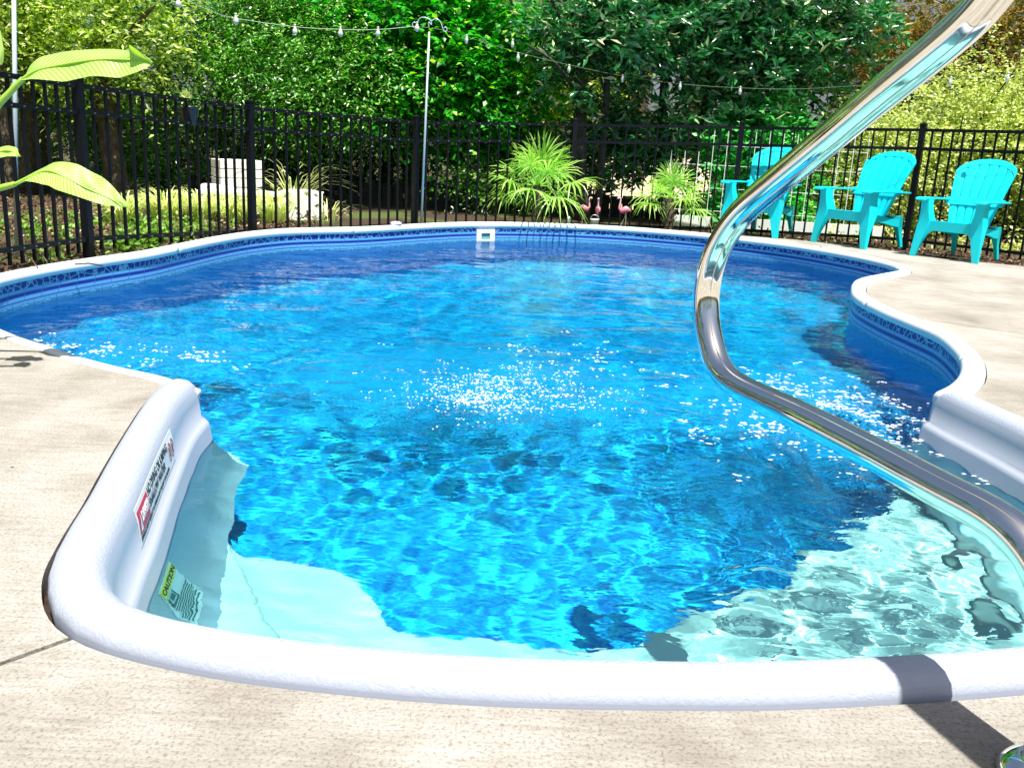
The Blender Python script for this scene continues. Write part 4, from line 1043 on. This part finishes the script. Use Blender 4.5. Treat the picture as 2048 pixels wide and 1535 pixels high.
# ---- fan palms
def palm(base, H, R, n, seed, label, stem_r=.05):
    rr = random.Random(seed); root = empty('fan_palm', base, label=label, cat='palm')
    g = MB(); g.tube([(0, 0, -.02), (.01, 0, H * .5), (0, .01, H)], [stem_r, stem_r * 1.15, stem_r * .9], 10)
    for k in range(26):
        a = k * 2.4; z = H * (.15 + .85 * k / 26); g.bar((stem_r * math.cos(a), stem_r * math.sin(a), z), (stem_r * 2.0 * math.cos(a), stem_r * 2.0 * math.sin(a), z + .07), .018, .006)
    g.build('trunk', MAT['bark'], root)
    for k in range(n):
        az = k * 2.399 + rr.uniform(-.2, .2); el = math.radians(82 - 90 * (k / (n - 1)) ** .9 + rr.uniform(-8, 8))
        d = V((math.cos(az) * math.cos(el), math.sin(az) * math.cos(el), math.sin(el)))
        pl = R * rr.uniform(.42, .58); st = V((0, 0, H)); hub = st + d * pl - V((0, 0, .06 * math.cos(el)))
        g = MB(); g.tube([st, st + d * pl * .5 + V((0, 0, .03)), hub], [.008, .007, .005], 5)
        side = d.cross(V((0, 0, 1))); side = side.normalized() if side.length > .05 else V((1, 0, 0)); upn = side.cross(d).normalized()
        ns = 18; bl = R * rr.uniform(.5, .66)
        for q in range(ns):
            th = math.radians(-125 + 250 * q / (ns - 1)); dirn = d * math.cos(th) + side * math.sin(th)
            dirn = (dirn + upn * .12 * math.cos(th * 2)).normalized()
            l = bl * (1 - .28 * abs(th) / 2.2) * rr.uniform(.9, 1.08); w = bl * .026
            sp = upn.cross(dirn).normalized()
            pts = [(0, w * .3), (.4, w), (.72, w * .85), (1, w * .05)]; rows = []
            for t, ww in pts:
                c = hub + dirn * l * t - V((0, 0, 1)) * l * (.10 * t * t + (.62 if (q * 7 + k) % 3 else .28) * max(0, t - .45) ** 1.6 * 1.7 * (1.2 - max(0, d.z)))
                rows.append([c - sp * ww, c + upn * ww * .5, c + sp * ww])
            g.grid(rows)
        me = g.mesh('frond'); me.materials.append(LM['palm']); link('frond', me, None, root)
    return root
pb = ony(1071, 452, 10.35)
palm((ony(1071, 452, 10.52).x, 10.52, -.05), .46, .68, 20, 3, 'larger fan palm with arching fronds in front of the fence')
palm((ony(1336, 448, 10.62).x, 10.62, -.05), .38, .50, 14, 8, 'smaller yellowish fan palm beside the white deck edge')

# ---- flamingos
fm, nt_, b_, o_ = new_mat('flamingo_plastic'); b_.inputs['Roughness'].default_value = .3
tc = N(nt_, 'TexCoord'); sx = N(nt_, 'SeparateXYZ'); nt_.links.new(tc.outputs['Object'], sx.inputs[0])
nz = N(nt_, 'TexNoise', Scale=14.0); nt_.links.new(tc.outputs['Object'], nz.inputs['Vector'])
mr = N(nt_, 'MapRange'); mr.inputs['From Min'].default_value = .22; mr.inputs['From Max'].default_value = .40; nt_.links.new(sx.outputs['Z'], mr.inputs[0])
rp = N(nt_, 'ValToRGB'); rp.color_ramp.elements[0].color = (.62, .05, .15, 1); rp.color_ramp.elements[1].color = (.78, .50, .50, 1); nt_.links.new(mr.outputs[0], rp.inputs[0]); nt_.links.new(rp.outputs[0], b_.inputs['Base Color'])  # paler pink upwards: light falling on the tops is put into the colour
MAT['pink'] = fm
legm = plain('flamingo_leg', (.55, .50, .42), .5); beak = plain('beak', (.03, .02, .02), .4)
def flamingo(base, rz, s, label, grp='pink flamingos standing by the pool'):
    root = empty('flamingo', base, rz, label=label, cat='flamingo ornament', group=grp); root.scale = (s, s, s)
    g = MB(); prof = [(-.085, .001, .245), (-.075, .022, .250), (-.05, .046, .262), (-.015, .058, .275), (.02, .056, .288), (.05, .042, .292), (.075, .026, .285), (.11, .008, .262), (.118, .001, .255)]
    rows = []
    for x, rr_, z in prof:
        rows.append([V((x, rr_ * .8 * math.cos(a), z + rr_ * math.sin(a))) for a in [2 * math.pi * k / 12 for k in range(12)]])
    g.grid(rows, True); g.build('body', fm, root, smooth=True)
    g = MB(); npth = catmull([(-.06, 0, .27), (-.088, 0, .30), (-.085, 0, .36), (-.078, 0, .42), (-.084, 0, .465), (-.105, 0, .478), (-.125, 0, .462)], 5)
    g.tube(npth, [.024 - .012 * min(1, i / 14) for i in range(len(npth))], 10)
    g.lathe([(.001, -.02), (.015, -.014), (.019, 0), (.015, .014), (.001, .02)], 10, (-.118, 0, .468)); g.build('neck', fm, root, smooth=True)
    MB().tube([(-.13, 0, .462), (-.148, 0, .448), (-.152, 0, .428)], [.009, .007, .002], 8).build('beak', beak, root, smooth=True)
    MB().tube(catmull([(.01, .008, .25), (.012, .008, .17), (-.01, .01, .10), (-.045, .01, .02), (-.055, .01, -.02)], 4), .004, 6).build('leg', legm, root)
    MB().tube(catmull([(.02, -.01, .25), (.03, -.01, .16), (.03, -.01, .07), (.025, -.01, -.02)], 4), .004, 6).build('leg', legm, root)
    return root
fp = ony(1245, 462, 10.55)
flamingo((ony(1246, 462, 10.5).x, 10.5, 0.0), 0, .68, 'right hand pink flamingo standing alone in profile with curved leg')
flamingo((ony(1193, 462, 10.5).x, 10.5, 0.0), 1.45, .64, 'middle pink flamingo seen end on above the small white bucket')
flamingo((ony(1166, 462, 10.75).x, 10.75, 0.0), math.pi, .62, 'pale pink flamingo half hidden behind the drooping palm fronds')
bk_ = ony(1188, 458, 10.42)
b1 = empty('bucket', (bk_.x, 10.42, -.04), label='small white bucket standing below the middle flamingo', cat='bucket')
MB().lathe([(.001, 0), (.038, 0), (.048, .11), (.051, .112), (.051, .118), (.045, .118), (.036, .01), (.001, .01)], 18).build('body', MAT['whitep'], b1, smooth=True)
MB().tube([(.05 * math.cos(a), 0, .115 + .05 * math.sin(a)) for a in [math.pi * k / 10 for k in range(11)]], .002, 5).build('handle', MAT['rivet'], b1)
sg_ = ony(1137, 452, 10.45)
b2 = empty('solar_light', (sg_.x, 10.45, -.04), label='small glass garden light under the big palm fronds', cat='garden light')
MB().lathe([(.004, 0), (.004, .05), (.020, .052), (.022, .10), (.001, .10)], 12).build('lamp', MAT['whitep'], b2, smooth=True)
MB().lathe([(.001, .135), (.012, .13), (.028, .105), (.026, .1), (.001, .1)], 12).build('cap', MAT['pole'], b2, smooth=True)
# white stone lying on the far coping
st = ony(786, 459, 9.0)
g = MB(); g.lathe([(.001, .018), (.03, .016), (.055, .006), (.058, -.008), (.045, -.014)], 14); o = g.build('white_stone', MAT['coping'], None, smooth=True); kq = min(range(len(poolc)), key=lambda i: (poolc[i] - V((st.x, st.y, 0))).length_squared); o.location = poolc[kq] + pn[kq] * .05 + V((0, 0, .045)); tag(o, 'flat white stone lying on the coping left of the hook pole', 'stone')

# ---- hanging pot with yellow flower on the fence
pt = ony(379, 222, 7.32)
pot = empty('flower_pot', pt, label='black flower pot hooked on the fence top rail', cat='flower pot')
MB().lathe([(.001, -.105), (.052, -.105), (.068, .02), (.075, .022), (.075, .034), (.066, .034), (.060, .015), (.001, .01)], 20).build('pot', MAT['pot'], pot, smooth=True)
MB().tube([(.076 * math.cos(a), -.0, .03 + .0 * a) for a in (0, math.pi)] and [(.075, 0, .03), (.09, 0, .05), (.085, .06, .06)], .003, 5).build('hanger', MAT['black'], pot)
fl = empty('flower', (pt.x, pt.y, pt.z + .01), label='pale yellow flowering plant growing in the black pot on the fence', cat='flower')
rF = np.random.default_rng(5); c4 = np.array([[0, 0, .07, .05]] * 6) + rF.normal(0, .02, (6, 4)); c4[:, 3] = .04
bs, dv = clump_twigs(c4, 6, .06, rF, .8); q = leaves('foliage', bs, dv, 4, .03, .015, LM['mid'], fl, .1, .9, 6); q['kind'] = 'stuff'
petm = leaf_mat('petal', (.75, .72, .10), (.85, .85, .45), None, .5, .4)
g = MB()
for k in range(9):
    a = k * .698; d = V((math.cos(a), -.55, math.sin(a))).normalized(); s_ = V((-math.sin(a), 0, math.cos(a)))
    c = V((-.005, -.03, .055)); c.z = .10; g.add([c, c + d * .03 + s_ * .014, c + d * .058, c + d * .03 - s_ * .014], [(0, 1, 2, 3)])
g.build('blossom', petm, fl)

# ---- striped grasses
def grass(base, n, H, seed, label):
    r = random.Random(seed); root = empty('ornamental_grass', base, label=label, cat='ornamental grass')
    g = MB()
    for k in range(n):
        a = r.uniform(0, 6.283); l = H * r.uniform(.55, 1.15); o0 = V((math.cos(a), math.sin(a), 0)); out = r.uniform(.25, .95) * l
        st = o0 * r.uniform(0, .14); w = .0075 * r.uniform(.7, 1.2); sd_ = V((-o0.y, o0.x, 0)); rows = []
        for t in (0, .3, .6, .82, 1):
            c = st + o0 * out * t ** 1.5 + V((0, 0, l * (1.25 * t - .62 * t * t * (1 + out / l * .5)))); ww = w * (1 - .8 * t * t)
            rows.append([c - sd_ * ww, c + sd_ * ww])
        g.grid(rows)
    me = g.mesh('blades'); me.materials.append(LM['grass']); o = link('blades', me, None, root); o['kind'] = 'stuff'
    return root
for k, (x, Y, n, H, lb) in enumerate([(245, 8.7, 300, .48, 'leftmost clump of pale striped grass behind the second fence panel'), (330, 9.0, 320, .55, 'pale striped grass clump between the leftmost clump and the white bench'), (400, 9.4, 260, .52, 'pale striped grass clump in front of the white bench arm'),
                                     (470, 9.3, 240, .5, 'pale striped grass clump at the foot of the pale block pillar'), (548, 9.4, 200, .62, 'taller striped grass clump arching beside the pierced white panel'), (585, 10.6, 60, 1.0, 'thin arching grass rising behind the pierced white panel'), (655, 9.9, 26, .42, 'sparse grass tuft at the right of the pierced white panel')]):
    grass(G(x, Y), n, H, 60 + k, lb)

# ---- pale block pillar and white garden bench
bp0 = ony(478, 400, 10.4); tz = ony(478, 319, 10.4).z; x0 = ony(432, 340, 10.4).x; x1 = ony(519, 340, 10.4).x
pil = empty('block_pillar', ((x0 + x1) / 2, 10.4, -.05), math.radians(32), label='square pillar of pale sunlit blocks behind the fence post', cat='pillar')
nr_ = 6; hb = (tz + .05) / nr_
for k in range(nr_):
    for j in range(2):
        wx = (x1 - x0) / 2; g = MB(); g.box((-wx / 2 + j * wx, 0, hb * (k + .5)), (wx - .006, .42, hb - .008)); g.build('block', MAT['stone'], pil, bevel=.006)
bench = empty('garden_bench', (ony(520, 440, 9.75).x, 9.75, -.05), label='white cast garden bench with pierced end panel behind the striped grass', cat='bench')
bx = bench.location.x
def pierced(name, xa, xb, ztop, y, seed, curve=.0):
    r = random.Random(seed); nx, nz = 26, 30; holes = []
    for _ in range(15): holes.append((r.uniform(.1, .9), r.uniform(.12, .9), r.uniform(.035, .075), r.uniform(.5, 1.6), r.uniform(0, 3)))
    g = MB(); idx = {}
    def pt_(i, j):
        if (i, j) not in idx:
            idx[(i, j)] = len(g.v); u, v_ = i / nx, j / nz; x = xa + (xb - xa) * u; z = ztop * v_
            if v_ > .96: z -= .03 * abs(2 * u - 1) ** 4
            g.v.append((x - bx, y - 9.75 + curve * u, z))
        return idx[(i, j)]
    for i in range(nx):
        for j in range(nz):
            u, v_ = (i + .5) / nx, (j + .5) / nz; cutc = False
            for hx_, hz, rr_, asp, an in holes:
                dx, dz = u - hx_, (v_ - hz) * 1.1; a_ = dx * math.cos(an) + dz * math.sin(an); b_2 = -dx * math.sin(an) + dz * math.cos(an)
                if (a_ / (rr_ * asp)) ** 2 + (b_2 / (rr_ / asp)) ** 2 < 1: cutc = True
            if cutc and .06 < u < .94 and .05 < v_ < .95: continue
            g.f.append((pt_(i, j), pt_(i + 1, j), pt_(i + 1, j + 1), pt_(i, j + 1)))
    return g.build(name, MAT['whitecast'], bench, solid=.035)
xa, xb = ony(557, 420, 9.75).x, ony(634, 420, 9.75).x; zt2 = ony(600, 380, 9.75).z + .05
pierced('end_panel', xa, xb, zt2, 9.75, 3, .26)
xl0, xl1 = ony(403, 420, 9.75).x, ony(450, 420, 9.75).x; zl = ony(430, 372, 9.75).z + .05
g = MB(); g.tube(catmull([(xl0 - bx + .01, 0, 0), (xl0 - bx, 0, zl * .5), (xl0 - bx + .01, 0, zl - .03), (xl0 - bx + .06, 0, zl), (xl1 - bx, 0, zl - .01), (xl1 - bx + .1, .05, zl - .03)], 5), .024, 8); g.build('arm', MAT['whitecast'], bench, smooth=True)
g = MB(); g.box(((xl0 + xa) / 2 - bx, .12, .26), (xa - xl0 + .05, .40, .04)); g.build('seat', MAT['whitecast'], bench, bevel=.006)
g = MB(); g.bar((xl1 - bx + .1, .05, 0), (xl1 - bx + .1, .05, zl - .03), .04); g.build('leg', MAT['whitecast'], bench)

# ---- giant strelitzia leaves at the left edge
ban, nt_, b_, o_ = new_mat('banana_leaf')
uvn = N(nt_, 'UVMap'); sxx = N(nt_, 'SeparateXYZ'); nt_.links.new(uvn.outputs[0], sxx.inputs[0])
wv = N(nt_, 'TexWave', Scale=4.0, Distortion=2.2, Detail=2.0); mpp = N(nt_, 'Mapping'); mpp.inputs['Rotation'].default_value = (0, 0, .5); nt_.links.new(uvn.outputs[0], mpp.inputs[0]); nt_.links.new(mpp.outputs[0], wv.inputs['Vector'])
rp = N(nt_, 'ValToRGB'); rp.color_ramp.elements[0].color = (.34, .60, .08, 1); rp.color_ramp.elements[1].color = (.62, .78, .26, 1); nt_.links.new(wv.outputs[0], rp.inputs[0])
nt_.links.new(rp.outputs[0], b_.inputs['Base Color']); b_.inputs['Roughness'].default_value = .35
bpn = N(nt_, 'Bump', Strength=.35, Distance=.003); nt_.links.new(wv.outputs[0], bpn.inputs['Height']); nt_.links.new(bpn.outputs[0], b_.inputs['Normal'])
tl_ = N(nt_, 'BsdfTranslucent'); tl_.inputs[0].default_value = (.45, .85, .03, 1); mxs = N(nt_, 'MixShader'); mxs.inputs[0].default_value = .4
nt_.links.new(b_.outputs[0], mxs.inputs[1]); nt_.links.new(tl_.outputs[0], mxs.inputs[2]); nt_.links.new(mxs.outputs[0], o_.inputs[0])
stemm = plain('green_stem', (.30, .50, .06), .4)
plant = empty('bird_of_paradise_plant', (-2.28, 3.10, 0), label='big leaved banana like plant reaching in from the left edge', cat='plant')
po = V(plant.location)
def bleaf(spine, wu, wd, petiole, fold=.0):
    """spine: list of (px,py,Y); wu/wd: half widths (px) of upper/lower halves along the spine, with depth offsets"""
    n = len(spine); sp = [ony(*q) for q in spine]
    sp2 = catmull(sp, 5); m = len(sp2)
    def itp(a, t): i = min(int(t * (len(a) - 1)), len(a) - 2); f = t * (len(a) - 1) - i; return [a[i][k] * (1 - f) + a[i + 1][k] * f for k in range(len(a[i]))]
    me = bpy.data.meshes.new('leaf'); bm = bmesh.new(); uvl = bm.loops.layers.uv.new('UVMap'); grid = []
    for i, c in enumerate(sp2):
        t = i / (m - 1); row = []
        ux, uy, ud = itp(wu, t); dx, dy, dd = itp(wd, t); k = c.y / F
        for s in (1, .75, .5, .25): row.append(c + V((ux, 0, uy)) * k * s + V((0, ud * s ** 1.3 + .006 * math.sin(i * .8 + s * 3), 0)))
        row.append(c)
        for s in (.25, .5, .75, 1): row.append(c + V((dx, 0, -dy)) * k * s + V((0, dd * s ** 1.3 + .006 * math.sin(i * .7), 0)))
        grid.append([bm.verts.new(v - po) for v in row])
    for i in range(m - 1):
        for j in range(8):
            f = bm.faces.new((grid[i][j], grid[i][j + 1], grid[i + 1][j + 1], grid[i + 1][j])); f.smooth = True
            for lp, (a, b) in zip(f.loops, ((i, j), (i, j + 1), (i + 1, j + 1), (i + 1, j))): lp[uvl].uv = (a / (m - 1) * 3, abs(b - 4) / 8)
    bm.to_mesh(me); bm.free(); me.materials.append(ban); o = link('leaf', me, None, plant)
    md = o.modifiers.new('s', 'SUBSURF'); md.levels = 1; md.render_levels = 1
    MB().tube([p - po - V((0, .004, .002)) for p in sp2], [.0065 * (1 - .8 * i / (m - 1)) for i in range(m)], 6).build('midrib', stemm, o, smooth=True)
    pp = catmull([V((random.uniform(-.05, .05), random.uniform(-.05, .05), .30))] + [ony(*q) - po for q in petiole if q[1] < 520], 6)
    MB().tube(pp, [.017 - .008 * i / (len(pp) - 1) for i in range(len(pp))], 8).build('petiole', stemm, plant, smooth=True)
Yb = 3.3
planter = empty('planter_pot', (-2.28, 3.10, 0), label='round dark planter holding the big leaved plant beyond the left edge', cat='planter')
MB().lathe([(.001, 0), (.14, 0), (.18, .30), (.20, .31), (.20, .35), (.175, .35), (.165, .31), (.001, .31)], 28).build('pot', MAT['pot'], planter, smooth=True)
MB().lathe([(.163, .316), (.08, .330), (.001, .335)], 20).build('soil', MAT['slabbase'], planter)
bleaf([(46, 158, Yb), (75, 140, Yb), (130, 128, Yb), (190, 119, Yb), (240, 118, Yb), (285, 121, Yb), (305, 124, Yb)],
      [(-4, 12, .04), (-8, 26, .05), (-4, 26, .06), (-2, 22, .06), (2, 18, .05), (-15, 26, -.04), (0, 0, 0)],
      [(0, 2, -.02), (5, 18, -.05), (10, 34, -.06), (8, 32, -.06), (6, 36, -.05), (-2, 22, -.03), (0, 1, 0)],
      [(-190, 600, 3.25), (-90, 380, 3.3), (-20, 235, 3.3), (20, 185, 3.3), (46, 158, Yb)])
bleaf([(30, 368, 3.15), (62, 352, 3.15), (95, 340, 3.15), (130, 352, 3.15), (170, 373, 3.15), (215, 393, 3.15), (256, 414, 3.15)],
      [(0, 1, 0), (6, 14, .05), (4, 15, .06), (14, 22, .05), (20, 20, .05), (12, 12, .03), (0, 1, 0)],
      [(0, 1, 0), (4, 8, -.05), (8, 26, -.07), (2, 24, -.07), (-4, 18, -.05), (-10, 14, -.02), (0, 1, 0)],
      [(-170, 560, 3.2), (-110, 440, 3.2), (-60, 392, 3.15), (0, 376, 3.15), (30, 368, 3.15)])
bleaf([(-40, 320, 3.0), (-10, 306, 3.0), (10, 300, 3.0), (28, 302, 3.0), (41, 312, 3.0)], [(0, 10, .03), (0, 12, .04), (0, 8, .03), (0, 4, .02), (0, 0, 0)], [(0, 12, -.03), (0, 14, -.03), (0, 14, -.03), (0, 10, -.02), (0, 1, 0)], [(-180, 640, 3.1), (-120, 480, 3.05), (-70, 350, 3.0), (-40, 320, 3.0)])
bleaf([(-30, 330, 2.9), (-10, 290, 2.9), (-4, 250, 2.9), (-6, 215, 2.9)], [(-10, 0, .03), (-20, 0, .04), (-16, 0, .03), (0, 0, 0)], [(5, 0, -.01), (10, 0, -.03), (8, 0, -.02), (0, 0, 0)], [(-180, 660, 3.0), (-90, 450, 2.95), (-30, 330, 2.9)])
bleaf([(-60, 100, 3.4), (-30, 60, 3.4), (-8, 100, 3.4), (2, 130, 3.4)], [(0, 10, .03), (10, 10, .04), (8, 4, .03), (0, 0, 0)], [(-6, 4, -.02), (-10, 10, -.03), (-8, 6, -.02), (0, 0, 0)], [(-200, 560, 3.3), (-130, 300, 3.35), (-60, 100, 3.4)])

# ---- leaf litter, weeds, sticks
def litter(name, area, n, seed, lb):
    r = np.random.default_rng(seed); x = r.uniform(area[0], area[1], n); y = r.uniform(area[2], area[3], n)
    keep = np.ones(n, bool); P2 = np.array([(p.x, p.y) for p in gh]); 
    # point in polygon (drop chips over the pool)
    ins = np.zeros(n, bool); j = len(P2) - 1
    for i in range(len(P2)):
        xi, yi = P2[i]; xj, yj = P2[j]
        c = ((yi > y) != (yj > y)) & (x < (xj - xi) * (y - yi) / (yj - yi + 1e-12) + xi); ins ^= c; j = i
    D2 = np.array([(p.x, p.y) for p in deck_loop]); ind = np.zeros(n, bool); j = len(D2) - 1
    for i in range(len(D2)):
        xi, yi = D2[i]; xj, yj = D2[j]
        c = ((yi > y) != (yj > y)) & (x < (xj - xi) * (y - yi) / (yj - yi + 1e-12) + xi); ind ^= c; j = i
    keep = ~ins & ~ind; x, y = x[keep], y[keep]; n = len(x)
    b = np.stack([x, y, r.uniform(-.04, -.015, n)], 1); d = r.normal(0, 1, (n, 3)) * [1, 1, .25]; d = d / np.linalg.norm(d, axis=1, keepdims=True) * .03
    o = leaves(name, b, d, 1, .05, .026, LITT, None, .0, .3, seed, .4, 1.2); tag(o, lb, 'leaf litter', kind='stuff'); return o
LITT = leaf_mat('dry_leaves', (.03, .014, .007), (.20, .11, .055), (.60, .44, .30), .8, .1)
litter('leaf_litter', (-6, -2.0, 4.2, 11), 12000, 71, 'brown dry leaves and mulch lying behind the left coping')
litter('leaf_litter', (2.2, 9, 7.2, 12.2), 12000, 72, 'brown dry mulch chips lying behind the right hand deck')
r = np.random.default_rng(80)
def weeds(name, pts, n, seed, lb, mat, L=.05, Wd=.028):
    rr = np.random.default_rng(seed); cl = []
    for (x, y, s, k) in pts:
        for _ in range(k): cl.append((x + rr.normal(0, s), y + rr.normal(0, s), -.02, .05))
    b, d = clump_twigs(np.array(cl), n, .08, rr, 1.2); b[:, 2] = np.maximum(b[:, 2], -.045); d[:, 2] = np.abs(d[:, 2])
    o = leaves(name, b, d, 5, L, Wd, mat, None, .0, .9, seed); return tag(o, lb, 'ground cover', kind='stuff')
w0 = G(250, 7.6); w1 = G(60, 7.5)
weeds('ground_cover', [(-2.85, 6.6, .10, 10), (-2.85, 7.3, .12, 20), (-3.2, 8.0, .3, 20), (-4.0, 7.4, .4, 16), (-3.0, 5.9, .06, 4)], 5, 81, 'low green weeds growing through the mulch along the left fence', LM['weed'])
weeds('ground_cover', [(5.5, 10.2, .4, 20), (3.8, 11.0, .4, 20), (6.5, 9.6, .4, 20)], 6, 82, 'small pale leafed weeds in the mulch behind the right hand chairs', LM['cream'])
g = MB(); 
for (x0, y0, x1, y1) in [(5, 520, 50, 500), (55, 502, 98, 510), (55, 512, 75, 535), (80, 508, 95, 526), (150, 528, 205, 531)]:
    a, b = onz(x0, y0, 0.02), onz(x1, y1, .03); g.tube([a, a.lerp(b, .5) + V((0, 0, .01)), b], .005, 5)
tag(g.build('fallen_twigs', MAT['bark'], None), 'dry fallen twigs lying in the mulch at the foot of the left fence', 'twigs', kind='stuff')

# ---- small white flecks on the surface, modelled in place of glints
def glint_flecks(name, zones, seed, lb):
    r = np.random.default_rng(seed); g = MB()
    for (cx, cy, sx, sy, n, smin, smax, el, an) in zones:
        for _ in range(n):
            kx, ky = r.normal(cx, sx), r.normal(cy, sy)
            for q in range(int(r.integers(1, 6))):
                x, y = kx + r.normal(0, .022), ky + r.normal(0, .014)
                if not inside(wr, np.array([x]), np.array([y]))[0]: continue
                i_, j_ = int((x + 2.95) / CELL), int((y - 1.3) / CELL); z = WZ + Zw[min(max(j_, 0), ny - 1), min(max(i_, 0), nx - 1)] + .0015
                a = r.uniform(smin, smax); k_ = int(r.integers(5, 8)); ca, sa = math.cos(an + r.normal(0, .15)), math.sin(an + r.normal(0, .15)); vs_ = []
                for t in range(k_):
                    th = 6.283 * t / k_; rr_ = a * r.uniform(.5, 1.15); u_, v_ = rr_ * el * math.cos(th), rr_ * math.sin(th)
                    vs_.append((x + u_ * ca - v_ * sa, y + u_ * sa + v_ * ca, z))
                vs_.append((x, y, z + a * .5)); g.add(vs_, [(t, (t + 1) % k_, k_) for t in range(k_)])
    o = g.build(name, MAT['glint_flecks'], None); return tag(o, lb, 'glint_flecks', kind='stuff')
MAT['glint_flecks'] = plain('glint_flecks', (.80, .84, .88), .3, spec=1.0)
glint_flecks('glint_flecks', [(-.05, 3.75, .24, .20, 300, .0018, .0045, 1.5, .1), (-.1, 3.6, .08, .10, 90, .002, .005, 1.5, .1), (.25, 4.4, .35, .25, 50, .002, .005, 2.0, -.1)], 91, 'fine white flecks standing in for glints in the middle of the pool')
glint_flecks('glint_flecks', [(-2.0, 4.15, .3, .08, 40, .003, .007, 1.8, .2), (-1.45, 4.0, .2, .07, 24, .003, .007, 1.8, .1)], 92, 'small white flecks standing in for glints near the left side of the pool')
glint_flecks('glint_flecks', [(1.35, 3.75, .28, .32, 230, .0018, .005, 3.2, -.25), (1.2, 3.2, .25, .2, 80, .0018, .0045, 3.0, -.2)], 93, 'scattered white flecks standing in for glints on the dark water behind the steel rail')
